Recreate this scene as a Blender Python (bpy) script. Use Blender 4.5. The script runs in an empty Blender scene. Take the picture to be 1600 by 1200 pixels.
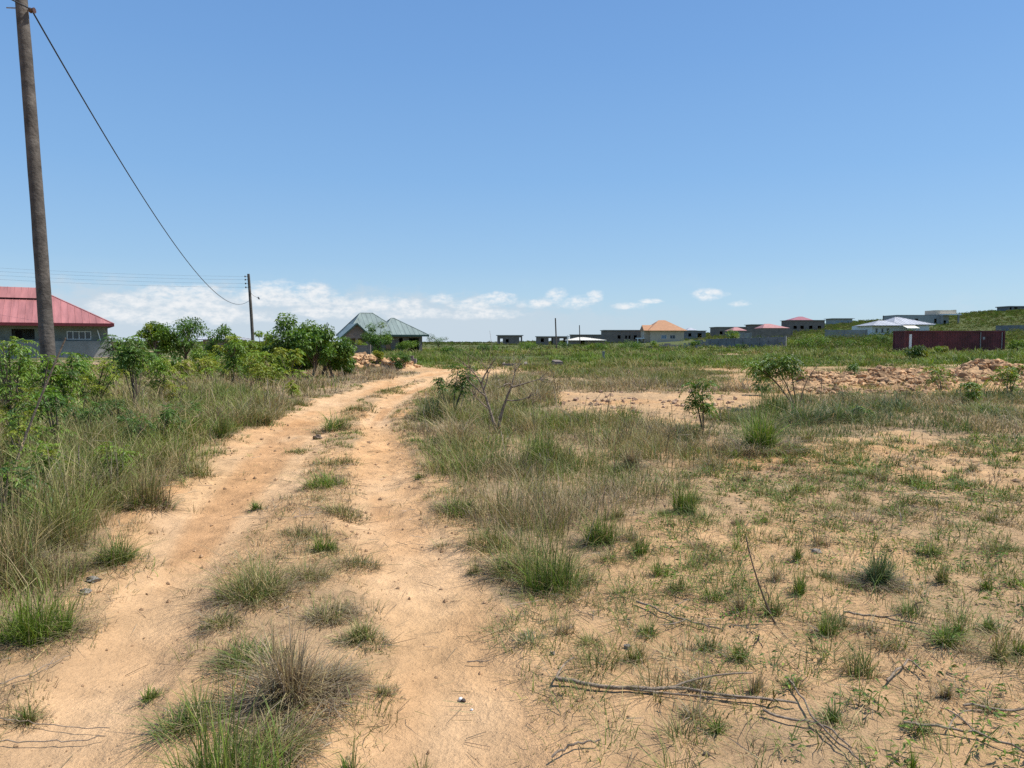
import bpy, math, random
import numpy as np
from mathutils import Vector
random.seed(7)
RNG = np.random.default_rng(7)
SC = bpy.context.scene
COL = SC.collection
R = math.radians

# ------------------------------------------------------------------ camera
F_PX, PX_C, PY_C, EYE, PY_H = 1100.0, 800.0, 600.0, 1.6, 532.0
PITCH = math.atan((PY_C - PY_H) / F_PX)
CP, SP = math.cos(PITCH), math.sin(PITCH)
cam = bpy.data.cameras.new('camera')
cam.sensor_width = 36.0
cam.lens = F_PX / 1600.0 * 36.0
cam.clip_start, cam.clip_end = 0.1, 20000
camo = bpy.data.objects.new('camera', cam)
camo.location = (0, 0, EYE)
camo.rotation_euler = (math.pi / 2 - PITCH, 0, 0)
COL.objects.link(camo)
SC.camera = camo

# ------------------------------------------------------------------ noise
def _hash(ix, iy, seed):
    h = (ix.astype(np.int64) * 374761393 + iy.astype(np.int64) * 668265263 + seed * 1442695041) & 0xffffffff
    h = ((h ^ (h >> 13)) * 1274126177) & 0xffffffff
    return ((h ^ (h >> 16)) & 0xffff) / 65535.0
def vnoise(x, y, seed=0):
    x = np.asarray(x, float); y = np.asarray(y, float)
    ix, iy = np.floor(x), np.floor(y)
    fx, fy = x - ix, y - iy
    fx = fx * fx * (3 - 2 * fx); fy = fy * fy * (3 - 2 * fy)
    a = _hash(ix, iy, seed); b = _hash(ix + 1, iy, seed)
    c = _hash(ix, iy + 1, seed); d = _hash(ix + 1, iy + 1, seed)
    return (a + (b - a) * fx) * (1 - fy) + (c + (d - c) * fx) * fy
def fbm(x, y, seed=0, octv=4):
    x = np.asarray(x, float); y = np.asarray(y, float)
    s, a, t = 0, 0.5, 0
    for k in range(octv):
        s = s + a * vnoise(x * 2 ** k + 17.3 * k, y * 2 ** k - 9.1 * k, seed + k); t += a; a *= 0.55
    return s / t
def sstep(a, b, x):
    t = np.clip((np.asarray(x, float) - a) / (b - a), 0, 1)
    return t * t * (3 - 2 * t)

# ------------------------------------------------------------------ places on the ground
def flat(px, py):
    """a point of level ground as surveyed from the photograph"""
    cx, cy = (px - PX_C) / F_PX, (PY_C - py) / F_PX
    t = EYE / (SP - cy * CP)
    return cx * t, t * (CP + cy * SP)
def poly_world(pts):
    return np.array([flat(*p) for p in pts])
def in_poly(x, y, P):
    ins = np.zeros(np.shape(x), bool)
    n = len(P); j = n - 1
    for i in range(n):
        xi, yi, xj, yj = P[i][0], P[i][1], P[j][0], P[j][1]
        c = ((yi > y) != (yj > y)) & (x < (xj - xi) * (y - yi) / (yj - yi + 1e-12) + xi)
        ins ^= c; j = i
    return ins
def seg_dist(x, y, pts):
    """distance to a polyline; also the width interpolated along it"""
    best = np.full(np.shape(x), 1e9); wid = np.zeros(np.shape(x))
    for (x0, y0, w0), (x1, y1, w1) in zip(pts[:-1], pts[1:]):
        dx, dy = x1 - x0, y1 - y0
        t = np.clip(((x - x0) * dx + (y - y0) * dy) / (dx * dx + dy * dy), 0, 1)
        d = np.hypot(x - x0 - t * dx, y - y0 - t * dy)
        m = d < best
        best = np.where(m, d, best); wid = np.where(m, w0 + t * (w1 - w0), wid)
    return best, wid
def px_line(rows):
    out = []
    for pl, pr, py in rows:
        a, b = flat(pl, py), flat(pr, py)
        out.append(((a[0] + b[0]) / 2, a[1], abs(b[0] - a[0]) / 2))
    return out
RUT_L = px_line([(-60, 235, 1195), (10, 250, 1100), (130, 320, 1000), (205, 345, 900), (225, 440, 800), (285, 480, 750),
                 (335, 520, 700), (400, 540, 660), (480, 560, 630), (535, 600, 612), (570, 640, 600), (610, 665, 590), (655, 705, 582), (690, 760, 577)])
RUT_R = px_line([(500, 900, 1195), (560, 880, 1100), (585, 800, 1000), (545, 770, 900), (520, 690, 830), (540, 670, 760),
                 (552, 645, 700), (565, 612, 655), (590, 640, 625), (622, 665, 610), (645, 690, 600), (665, 712, 590), (700, 770, 581), (760, 830, 576)])
def _prep(r):
    x0, y0, w0 = r[0]; x1, y1, w1 = r[1]
    return [(x0 - (x1 - x0) * 3, y0 - (y1 - y0) * 3, w0)] + r
RUT_L, RUT_R = _prep(RUT_L), _prep(RUT_R)
def rut(x, y):
    """1 on the bare wheel tracks, 0 off them"""
    n = (fbm(x * 1.6, y * 1.6, 31) - 0.5)
    m = 0
    for r in (RUT_L, RUT_R):
        d, w = seg_dist(x, y, r)
        m = np.maximum(m, sstep(1.0, 0.66, d / np.maximum(w, 0.25) + n * 0.75))
    return m
def rut_depth(x, y):
    m = 0
    for r in (RUT_L, RUT_R):
        d, w = seg_dist(x, y, r)
        m = np.maximum(m, np.clip(1 - (d / np.maximum(w, 0.3)) ** 2, 0, 1))
    return m
SKY_PX = np.array([-3000, 650, 760, 900, 1000, 1100, 1200, 1240, 1300, 1350, 1400, 1500, 1550, 1600, 1700, 1900, 4000.])
SKY_PY = np.array([534, 535, 536, 534, 530.5, 523, 517, 514, 507, 503, 500, 491, 487, 483, 477, 470, 470.])
MOUNDS = []      # (x, y, rx, ry, h)
def hfun(x, y):
    x = np.asarray(x, float); y = np.asarray(y, float)
    d = np.hypot(x, y)
    z = 0.22 * (fbm(x * 0.06, y * 0.06, 3) - 0.5) * sstep(6, 25, d) + 0.10 * (fbm(x * 0.45, y * 0.45, 5, 3) - 0.5)
    rd = rut_depth(x, y)
    z = z - 0.07 * rd
    z = z + 0.045 * (fbm(x * 2.2, y * 2.2, 8, 4) - 0.5) * (1 + 1.3 * sstep(2, 8, d))
    az = np.clip(np.where(y > 1, x / np.maximum(y, 1), np.sign(x) * 9) * F_PX + PX_C, -2900, 3900)
    S = EYE + (PY_H - np.interp(az, SKY_PX, SKY_PY)) / F_PX * 420
    S = np.where(y > 20, S, 0)
    g = np.clip((y - 70) / 350, 0, 1) ** 1.3
    z = z + S * g * sstep(20, 90, y)
    z = z + (fbm(x * 0.02, y * 0.02, 12) - 0.5) * 1.2 * sstep(90, 300, d)
    z = z - 30 * sstep(450, 2500, d)
    for mx, my, rx, ry, h in MOUNDS:
        q = ((x - mx) / rx) ** 2 + ((y - my) / ry) ** 2
        z = z + h * np.exp(-q * 1.6)
    return z
def G(px, py):
    """point of the terrain seen at this place in the photograph"""
    cx, cy = (px - PX_C) / F_PX, (PY_C - py) / F_PX
    dy, dz = CP + cy * SP, cy * CP - SP
    t = np.geomspace(1.5, 600, 4000)
    below = EYE + t * dz <= hfun(t * cx, t * dy)
    k = int(np.argmax(below)) if below.any() else len(t) - 1
    tt = np.linspace(t[max(k - 1, 0)], t[k], 30)
    b = EYE + tt * dz <= hfun(tt * cx, tt * dy)
    tt = tt[int(np.argmax(b))] if b.any() else t[k]
    x, y = tt * cx, tt * dy
    return float(x), float(y), float(hfun(x, y))
def PXX(px, Y):   # world x of a column at distance Y
    return (px - PX_C) / F_PX * Y
def PXZ(px, Y, z):
    return (px - PX_C) / F_PX * (Y * CP - (z - EYE) * SP)
def PZ(py, Y):    # world z of a row at distance Y
    cy = (PY_C - py) / F_PX
    return EYE + Y * (cy * CP - SP) / (CP + cy * SP)

for px, py, rx, ry, h in [(1240, 592, 1.6, 1.2, .16), (1310, 598, 2.6, 1.5, .22), (1385, 596, 1.8, 1.2, .34), (1420, 588, 2.2, 1.5, .25), (1480, 600, 2.0, 1.3, .22),
                          (1540, 588, 1.9, 1.2, .55), (1620, 592, 2.0, 1.4, .5), (1690, 600, 3, 1.5, .4)]:
    x, y = flat(px, py); MOUNDS.append((x, y, rx, ry, h * .35))
for px, py, rx, ry, h in [(565, 575, 2.0, 1.4, .75), (620, 577, 1.8, 1.2, .45), (595, 576, 2, 1.2, .4)]:
    x, y = flat(px, py); MOUNDS.append((x, y, rx, ry, h * .35))

# ------------------------------------------------------------------ materials
def new_mat(name):
    m = bpy.data.materials.new(name); m.use_nodes = True
    nt = m.node_tree; nt.nodes.clear()
    out = nt.nodes.new('ShaderNodeOutputMaterial')
    return m, nt, out
def node(nt, typ, **kw):
    n = nt.nodes.new(typ)
    for k, v in kw.items():
        if k in n.inputs: n.inputs[k].default_value = v
        else: setattr(n, k, v)
    return n
def rgba(c): return (c[0], c[1], c[2], 1)
def mat_simple(name, col, rough=0.8, var=0.25, scale=3.0, bump=0.0, bscale=30, metallic=0.0, spec=0.3, col2=None, stretch=(1, 1, 1)):
    m, nt, out = new_mat(name)
    b = node(nt, 'ShaderNodeBsdfPrincipled', Roughness=rough, Metallic=metallic)
    b.inputs['Specular IOR Level'].default_value = spec
    tc = node(nt, 'ShaderNodeTexCoord'); mp = node(nt, 'ShaderNodeMapping'); mp.inputs['Scale'].default_value = stretch
    nt.links.new(tc.outputs['Object'], mp.inputs['Vector'])
    n = node(nt, 'ShaderNodeTexNoise', Scale=scale, Detail=7.0, Roughness=0.65)
    nt.links.new(mp.outputs[0], n.inputs['Vector'])
    r = node(nt, 'ShaderNodeValToRGB')
    c2 = col2 or [c * (1 - var) for c in col]
    r.color_ramp.elements[0].position = 0.32; r.color_ramp.elements[1].position = 0.68
    r.color_ramp.elements[0].color = rgba(c2); r.color_ramp.elements[1].color = rgba([min(1, c * (1 + var * 0.5)) for c in col])
    nt.links.new(n.outputs['Fac'], r.inputs['Fac']); nt.links.new(r.outputs[0], b.inputs['Base Color'])
    if bump:
        n2 = node(nt, 'ShaderNodeTexNoise', Scale=bscale, Detail=5.0)
        nt.links.new(mp.outputs[0], n2.inputs['Vector'])
        bp = node(nt, 'ShaderNodeBump', Strength=bump, Distance=0.02)
        nt.links.new(n2.outputs['Fac'], bp.inputs['Height']); nt.links.new(bp.outputs[0], b.inputs['Normal'])
    nt.links.new(b.outputs[0], out.inputs[0])
    return m
def mat_leaf(name, trans=0.35, rough=0.55, spec=0.25):
    m, nt, out = new_mat(name)
    a = node(nt, 'ShaderNodeAttribute', attribute_name='Col')
    b = node(nt, 'ShaderNodeBsdfPrincipled', Roughness=rough)
    b.inputs['Specular IOR Level'].default_value = spec
    t = node(nt, 'ShaderNodeBsdfTranslucent')
    hs = node(nt, 'ShaderNodeHueSaturation', Hue=0.49, Saturation=1.1, Value=1.1)
    nt.links.new(a.outputs['Color'], b.inputs['Base Color']); nt.links.new(a.outputs['Color'], hs.inputs['Color'])
    nt.links.new(hs.outputs[0], t.inputs['Color'])
    mx = node(nt, 'ShaderNodeMixShader', Fac=trans)
    nt.links.new(b.outputs[0], mx.inputs[1]); nt.links.new(t.outputs[0], mx.inputs[2]); nt.links.new(mx.outputs[0], out.inputs[0])
    return m
def mat_attr(name, rough=0.9, bump=0.3, bscale=25):
    m, nt, out = new_mat(name)
    a = node(nt, 'ShaderNodeAttribute', attribute_name='Col')
    b = node(nt, 'ShaderNodeBsdfPrincipled', Roughness=rough); b.inputs['Specular IOR Level'].default_value = 0.15
    tc = node(nt, 'ShaderNodeTexCoord'); n = node(nt, 'ShaderNodeTexNoise', Scale=bscale, Detail=5.0)
    nt.links.new(tc.outputs['Object'], n.inputs['Vector'])
    bp = node(nt, 'ShaderNodeBump', Strength=bump, Distance=0.03)
    nt.links.new(n.outputs['Fac'], bp.inputs['Height']); nt.links.new(bp.outputs[0], b.inputs['Normal'])
    hs = node(nt, 'ShaderNodeHueSaturation'); mr = node(nt, 'ShaderNodeMapRange'); mr.inputs['To Min'].default_value = 0.75; mr.inputs['To Max'].default_value = 1.25
    nt.links.new(n.outputs['Fac'], mr.inputs['Value']); nt.links.new(mr.outputs[0], hs.inputs['Value'])
    nt.links.new(a.outputs['Color'], hs.inputs['Color']); nt.links.new(hs.outputs[0], b.inputs['Base Color'])
    nt.links.new(b.outputs[0], out.inputs[0])
    return m
def mat_block(name, col, mortar, scale=1.0, var=0.25):
    """sandcrete block wall: courses 0.22 m high"""
    m, nt, out = new_mat(name)
    b = node(nt, 'ShaderNodeBsdfPrincipled', Roughness=0.95); b.inputs['Specular IOR Level'].default_value = 0.1
    tc = node(nt, 'ShaderNodeTexCoord'); sep = node(nt, 'ShaderNodeSeparateXYZ'); add = node(nt, 'ShaderNodeMath', operation='ADD'); cmb = node(nt, 'ShaderNodeCombineXYZ')
    nt.links.new(tc.outputs['Object'], sep.inputs[0]); nt.links.new(sep.outputs[0], add.inputs[0]); nt.links.new(sep.outputs[1], add.inputs[1])
    nt.links.new(add.outputs[0], cmb.inputs[0]); nt.links.new(sep.outputs[2], cmb.inputs[1])
    br = node(nt, 'ShaderNodeTexBrick', Scale=1.0); br.inputs['Brick Width'].default_value = 0.45; br.inputs['Row Height'].default_value = 0.22; br.inputs['Mortar Size'].default_value = 0.012
    br.inputs['Color1'].default_value = rgba(col); br.inputs['Color2'].default_value = rgba([c * (1 - var) for c in col]); br.inputs['Mortar'].default_value = rgba(mortar)
    nt.links.new(cmb.outputs[0], br.inputs['Vector'])
    n = node(nt, 'ShaderNodeTexNoise', Scale=0.7, Detail=6.0); nt.links.new(tc.outputs['Object'], n.inputs['Vector'])
    mr = node(nt, 'ShaderNodeMapRange'); mr.inputs['To Min'].default_value = 0.6; mr.inputs['To Max'].default_value = 1.35
    nt.links.new(n.outputs['Fac'], mr.inputs['Value'])
    hs = node(nt, 'ShaderNodeHueSaturation'); nt.links.new(mr.outputs[0], hs.inputs['Value']); nt.links.new(br.outputs['Color'], hs.inputs['Color'])
    nt.links.new(hs.outputs[0], b.inputs['Base Color']); nt.links.new(b.outputs[0], out.inputs[0])
    return m

M_GRASS = mat_leaf('grass_blades', 0.26, 0.6, 0.2)
M_LEAF = mat_leaf('leaves', 0.32, 0.45, 0.35)
M_SCRUB = mat_leaf('scrub_leaves', 0.25, 0.85, 0.08)
M_CLOD = mat_attr('soil_clod')
M_BARK = mat_simple('bark', (0.16, 0.12, 0.085), 0.95, 0.5, 12, 0.6, 30, stretch=(1, 1, .3))
M_DEADWOOD = mat_simple('dead_wood', (0.26, 0.20, 0.145), 0.9, 0.6, 18, 0.5, 40)
M_POLE = mat_simple('pole_wood', (0.115, 0.10, 0.085), 0.9, 0.6, 2.6, 1.0, 14, col2=(0.042, 0.035, 0.029), stretch=(1.2, 1.2, 1.1))
M_STEEL = mat_simple('galvanised_steel', (0.3, 0.3, 0.3), 0.5, 0.2, 9, metallic=0.6)
M_CERAMIC = mat_simple('brown_ceramic', (0.10, 0.05, 0.03), 0.3, 0.2)
M_WIRE = mat_simple('black_cable', (0.03, 0.032, 0.035), 0.5, 0.1)
M_ALU = mat_simple('aluminium_line', (0.22, 0.23, 0.25), 0.5, 0.1)
M_BLOCK = mat_block('sandcrete_block', (0.27, 0.245, 0.225), (0.2, 0.19, 0.18))
M_BLOCKB = mat_block('weathered_block', (0.25, 0.205, 0.175), (0.18, 0.15, 0.13))
M_BLOCKG = mat_block('grey_block', (0.24, 0.24, 0.24), (0.18, 0.18, 0.18))
M_PLASTER = mat_simple('grey_plaster', (0.36, 0.36, 0.34), 0.9, 0.2, 1.2, 0.15)
M_PLASTERG = mat_simple('greenish_render', (0.20, 0.21, 0.18), 0.9, 0.35, 0.9, 0.15)
M_CREAM = mat_simple('cream_plaster', (0.62, 0.53, 0.40), 0.9, 0.14, 0.8)
M_TAN = mat_simple('tan_plaster', (0.58, 0.46, 0.33), 0.9, 0.16, 0.6)
M_WHITE = mat_simple('white_paint', (0.75, 0.75, 0.73), 0.7, 0.1, 1.0)
M_CONC = mat_simple('concrete', (0.3, 0.285, 0.265), 0.95, 0.3, 0.7, 0.2)
M_RED = mat_simple('faded_red_roofing', (0.375, 0.15, 0.14), 0.55, 0.36, 1.6, spec=0.4, stretch=(1, .12, .12))
M_REDTRIM = mat_simple('dark_red_fascia', (0.13, 0.02, 0.025), 0.5, 0.2)
M_GREENR = mat_simple('pale_green_roofing', (0.21, 0.255, 0.225), 0.5, 0.3, 1.4, spec=0.5, stretch=(1, .2, .2))
M_DKGREEN = mat_simple('dark_green_trim', (0.04, 0.08, 0.065), 0.5, 0.2)
M_ORANGE = mat_simple('orange_tile', (0.44, 0.225, 0.115), 0.7, 0.16, 1.2, stretch=(1, 1, .5))
M_PINK = mat_simple('pink_roofing', (0.44, 0.21, 0.19), 0.6, 0.25, 0.6)
M_MAROONR = mat_simple('maroon_roofing', (0.33, 0.12, 0.14), 0.5, 0.15, 0.6)
M_ZINC = mat_simple('zinc_roofing', (0.42, 0.43, 0.46), 0.6, 0.25, 1.0, spec=0.3, stretch=(1, .2, .2))
M_CREAMR = mat_simple('cream_roofing', (0.70, 0.66, 0.56), 0.6, 0.1, 0.5)
M_MAROON = mat_simple('container_maroon', (0.16, 0.042, 0.045), 0.7, 0.3, 0.8, 0.0, col2=(0.075, 0.026, 0.024))
M_GLASS = mat_simple('window_glass', (0.05, 0.06, 0.07), 0.12, 0.2, spec=0.6)
M_BLUEGLASS = mat_simple('blue_window_glass', (0.16, 0.24, 0.32), 0.12, 0.2, spec=0.6)
M_FRAMEW = mat_simple('white_window_frame', (0.6, 0.6, 0.6), 0.6, 0.1)
M_DARK = mat_simple('dark_wood_door', (0.06, 0.045, 0.04), 0.7, 0.3)
M_STONE = mat_simple('grey_stone', (0.23, 0.205, 0.18), 0.9, 0.4, 20, 0.5, 60)
M_BW = mat_simple('white_and_black_stone', (0.72, 0.7, 0.68), 0.7, 0.1, 22, col2=(0.05, 0.05, 0.05))
M_YELLOWG = mat_simple('cream_gate_cloth', (0.7, 0.68, 0.6), 0.8, 0.1)

# ------------------------------------------------------------------ mesh builder
class MB:
    def __init__(s): s.v, s.f, s.c, s.n = [], [], [], 0
    def tris(s, v, t, c=None):
        v = np.asarray(v, np.float32).reshape(-1, 3); t = np.asarray(t, np.int64).reshape(-1, 3)
        s.v.append(v); s.f.append(t + s.n); s.n += len(v)
        c = np.zeros((len(v), 3), np.float32) + (0.5 if c is None else np.asarray(c, np.float32))
        s.c.append(c)
    def quads(s, v, q, c=None):
        q = np.asarray(q).reshape(-1, 4)
        s.tris(v, np.concatenate([q[:, [0, 1, 2]], q[:, [0, 2, 3]]]), c)
    def box(s, x0, x1, y0, y1, z0, z1):
        v = [(x0, y0, z0), (x1, y0, z0), (x1, y1, z0), (x0, y1, z0), (x0, y0, z1), (x1, y0, z1), (x1, y1, z1), (x0, y1, z1)]
        s.quads(v, [(0, 3, 2, 1), (4, 5, 6, 7), (0, 1, 5, 4), (1, 2, 6, 5), (2, 3, 7, 6), (3, 0, 4, 7)])
        return s
    def tube(s, pts, rad, sides=7, col=None, jitter=0.0, cap=True):
        P = np.asarray(pts, float); n = len(P); rad = np.broadcast_to(np.asarray(rad, float), (n,))
        T = np.gradient(P, axis=0); T /= np.linalg.norm(T, axis=1)[:, None] + 1e-12
        ref = np.array([0, 0, 1.0]) if abs(T[0][2]) < 0.9 else np.array([1.0, 0, 0])
        u = np.cross(T, ref); u /= np.linalg.norm(u, axis=1)[:, None] + 1e-12
        w = np.cross(T, u)
        a = np.linspace(0, 2 * math.pi, sides, endpoint=False)
        rr = rad[:, None] * (1 + (RNG.random((n, sides)) - .5) * jitter)
        V = P[:, None, :] + rr[..., None] * (np.cos(a)[None, :, None] * u[:, None, :] + np.sin(a)[None, :, None] * w[:, None, :])
        V = V.reshape(-1, 3)
        i = np.arange(n - 1)[:, None] * sides; j = np.arange(sides)[None, :]; j2 = (j + 1) % sides
        q = np.stack([i + j, i + j2, i + sides + j2, i + sides + j], -1).reshape(-1, 4)
        s.quads(V, q, col)
        if cap:
            for k in (0, n - 1):
                vv = np.concatenate([V[k * sides:(k + 1) * sides], P[k][None]])
                t = [(m, (m + 1) % sides, sides) for m in range(sides)]
                s.tris(vv, t, col)
        return s
    def build(s, name, mat, parent=None, loc=None, smooth=False):
        V = np.concatenate(s.v); T = np.concatenate(s.f)
        me = bpy.data.meshes.new(name)
        me.vertices.add(len(V)); me.vertices.foreach_set('co', np.ascontiguousarray(V, np.float32).ravel())
        me.loops.add(len(T) * 3); me.loops.foreach_set('vertex_index', T.astype(np.int32).ravel())
        me.polygons.add(len(T)); me.polygons.foreach_set('loop_start', np.arange(0, len(T) * 3, 3, dtype=np.int32))
        me.polygons.foreach_set('loop_total', np.full(len(T), 3, np.int32))
        me.update(calc_edges=True)
        C = np.concatenate(s.c); C4 = np.ones((len(C), 4), np.float32); C4[:, :3] = np.clip(C, 0, 1)
        at = me.color_attributes.new('Col', 'FLOAT_COLOR', 'POINT'); at.data.foreach_set('color', C4.ravel())
        me.polygons.foreach_set('use_smooth', np.full(len(T), bool(smooth)))
        me.materials.append(mat)
        o = bpy.data.objects.new(name, me)
        if parent is not None: o.parent = parent
        if loc is not None: o.location = loc
        COL.objects.link(o)
        return o
def tag(o, label=None, cat=None, group=None, kind=None):
    if label: o['label'] = label
    if cat: o['category'] = cat
    if group: o['group'] = group
    if kind: o['kind'] = kind
    return o
def empty(name, loc, rz=0.0):
    o = bpy.data.objects.new(name, None); o.location = loc; o.rotation_euler = (0, 0, rz)
    o.empty_display_size = 0.3
    COL.objects.link(o); return o

# ------------------------------------------------------------------ grass and leaves
def blades(mb, base, h, az, lean, w, col, droop=0.25, seg=3, tipcol=None, tipmix=0.35):
    """tapered curved blades; base (N,3), h/az/lean/w (N,), col (N,3)"""
    N = len(base)
    if N == 0: return
    h = np.broadcast_to(h, (N,)).astype(float); lean = np.broadcast_to(lean, (N,)); w = np.broadcast_to(w, (N,))
    droop = np.broadcast_to(droop, (N,))
    sa = az + math.pi / 2 + (RNG.random(N) - .5) * 1.6
    side = np.stack([np.cos(sa), np.sin(sa), np.zeros(N)], 1)
    d = np.stack([np.cos(az), np.sin(az), np.zeros(N)], 1)
    ts = np.linspace(0, 1, seg + 1)
    V, C = [], []
    tip = np.asarray(tipcol if tipcol is not None else (0.36, 0.29, 0.15))
    for k, t in enumerate(ts):
        c = base + d * (lean * h * t ** 1.7)[:, None]
        c[:, 2] += h * (t - droop * t ** 2.5)
        cc = col * (1 - tipmix * t * t) + tip * (tipmix * t * t)
        if k == seg:
            V.append(c[:, None]); C.append(cc[:, None])
        else:
            ww = (w * (1 - 0.75 * t) * (0.8 if k == 0 else 1))[:, None] * 0.5
            V.append(np.stack([c - side * ww, c + side * ww], 1)); C.append(np.stack([cc, cc], 1))
    V = np.concatenate(V, 1); C = np.concatenate(C, 1)
    npv = V.shape[1]; t = []
    for k in range(seg - 1):
        a = 2 * k; t += [(a, a + 1, a + 3), (a, a + 3, a + 2)]
    a = 2 * (seg - 1); t += [(a, a + 1, a + 2)]
    t = np.array(t)
    idx = (np.arange(N) * npv)[:, None, None] + t[None]
    mb.tris(V.reshape(-1, 3), idx.reshape(-1, 3), C.reshape(-1, 3))
def leaves(mb, pos, dirv, L, W, col, droop=0.25):
    """folded pointed leaves: 2 halves of 2 triangles"""
    N = len(pos)
    if N == 0: return
    L = np.broadcast_to(L, (N,)); W = np.broadcast_to(W, (N,))
    d = dirv / (np.linalg.norm(dirv, axis=1)[:, None] + 1e-9)
    r = RNG.normal(size=(N, 3)) * 0.5 + np.array([0, 0, 1.0])
    s = np.cross(d, r); s /= np.linalg.norm(s, axis=1)[:, None] + 1e-9
    up = np.cross(s, d)
    m = pos + d * (L * 0.45)[:, None]
    tip = pos + d * L[:, None]; tip[:, 2] -= droop * L
    lf = m + s * (W * .5)[:, None] + up * (W * .16)[:, None]
    rt = m - s * (W * .5)[:, None] + up * (W * .16)[:, None]
    V = np.stack([pos, lf, tip, rt, m], 1).reshape(-1, 3)
    t = np.array([(0, 4, 1), (1, 4, 2), (0, 3, 4), (3, 2, 4)])
    idx = (np.arange(N) * 5)[:, None, None] + t[None]
    mb.tris(V, idx.reshape(-1, 3), np.repeat(col, 5, 0))
STRAW = np.array((0.42, 0.33, 0.165)); OLIVE = np.array((0.180, 0.178, 0.048)); GREEN = np.array((0.088, 0.152, 0.028))
BRIGHT = np.array((0.165, 0.255, 0.030)); BROWN = np.array((0.215, 0.155, 0.095)); BLUEG = np.array((0.088, 0.132, 0.066)); GREY = np.array((0.31, 0.26, 0.19))
PAL = dict(straw=STRAW, olive=OLIVE, green=GREEN, bright=BRIGHT, brown=BROWN, blueg=BLUEG, grey=GREY)
def mixcol(N, weights, jit=0.28):
    k = list(weights); p = np.array([weights[a] for a in k], float); p /= p.sum()
    c = np.stack([PAL[a] for a in k])[RNG.choice(len(k), N, p=p)]
    c = c * (1 + (RNG.random((N, 1)) - .5) * 2 * jit) * (1 + (RNG.random((N, 3)) - .5) * 0.16)
    return c
def grass_field(mb, cx, cy, nb, h, spread, w, weights, lean=(0.15, 0.7), droop=0.2, seg=3, tip=0.35, jit=.28):
    """tussocks at (cx,cy): nb blades each"""
    n = len(cx)
    if n == 0: return
    nb = np.broadcast_to(nb, (n,)).astype(int)
    i = np.repeat(np.arange(n), nb); N = len(i)
    h = np.broadcast_to(h, (n,)); spread = np.broadcast_to(spread, (n,)); w = np.broadcast_to(w, (n,))
    a = RNG.random(N) * 2 * math.pi; r = np.sqrt(RNG.random(N)) * spread[i]
    x = cx[i] + np.cos(a) * r; y = cy[i] + np.sin(a) * r
    z = hfun(x, y) - 0.01
    az = a + (RNG.random(N) - .5) * 1.8
    hh = h[i] * (0.35 + 0.75 * RNG.random(N) ** 0.8)
    ln = lean[0] + (lean[1] - lean[0]) * RNG.random(N) ** 1.4
    tc = mixcol(n, weights, 0.15)[i]; bc = mixcol(N, weights, jit)
    blades(mb, np.stack([x, y, z], 1), hh, az, ln, w[i] * (0.6 + 0.8 * RNG.random(N)), (tc * .62 + bc * .38) * RNG.uniform(.68, 1.30, (n, 1))[i], droop * (0.4 + 1.2 * RNG.random(N)), seg, tipmix=tip)

def scatter_poly(P, dens_fn, n_try):
    lo, hi = P.min(0), P.max(0)
    # sample so that density falls with distance
    x = RNG.uniform(lo[0], hi[0], n_try); y = RNG.uniform(lo[1], hi[1], n_try)
    jx = x + (fbm(x * .9, y * .9, 41) - .5) * 1.2; jy = y + (fbm(x * .9, y * .9, 47) - .5) * 1.6
    m = in_poly(jx, jy, P)
    area = (hi[0] - lo[0]) * (hi[1] - lo[1])
    x, y = x[m], y[m]
    p = dens_fn(x, y) * area / n_try
    k = RNG.random(len(x)) < p
    x, y = x[k], y[k]
    # keep what the view can reach (plus a margin to each side)
    k = (np.abs(x) < y * 0.80 + 2.5)
    return x[k], y[k]
def offtrack(x, y, hard=0.35):
    return rut(x, y) < hard

# regions by their footprint in the photograph
P_L1 = poly_world([(-900, 1050), (40, 1010), (100, 940), (95, 885), (190, 880), (215, 790), (262, 768), (318, 730), (350, 686), (440, 662), (480, 632), (300, 606), (-1000, 625)])
P_L2 = poly_world([(-900, 640), (300, 645), (470, 640), (545, 606), (610, 593), (655, 583), (600, 573), (-900, 571)])
P_R1 = poly_world([(655, 688), (628, 655), (690, 615), (770, 592), (850, 592), (870, 648), (1000, 655), (1085, 668), (1115, 700), (1110, 735), (1030, 755), (985, 800), (945, 850), (900, 912), (850, 922), (790, 890), (735, 812), (672, 748)])
P_R1B = poly_world([(830, 612), (800, 580), (1000, 577), (1140, 580), (1120, 612), (1000, 614)])
P_R2 = poly_world([(1085, 668), (1130, 640), (1230, 620), (1500, 613), (1800, 616), (2100, 655), (2100, 690), (1700, 688), (1400, 678), (1230, 690), (1130, 692)])
P_R3 = poly_world([(1110, 692), (1250, 690), (1700, 682), (2300, 690), (3400, 1250), (950, 1250), (905, 1100), (800, 960), (905, 915), (950, 850), (1000, 800)])
P_B = poly_world([(600, 566), (720, 579), (1000, 579), (1200, 574), (1500, 573), (2100, 573), (2100, 547), (600, 547)])
P_STRIP = poly_world([(1090, 615), (1120, 585), (1240, 582), (1260, 600), (1240, 622)])

def dist(x, y): return np.hypot(x, y)
def edge(P, x, y, w=.7):
    d = seg_dist(x, y, [(a[0], a[1], 0) for a in P] + [(P[0][0], P[0][1], 0)])[0]
    return .38 + .62 * sstep(0, w, d * (.6 + .8 * vnoise(x * 1.3, y * 1.3, 77)))
def blade_w(d, k=1.0): return k * np.maximum(0.005, 0.0010 * d)

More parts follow.
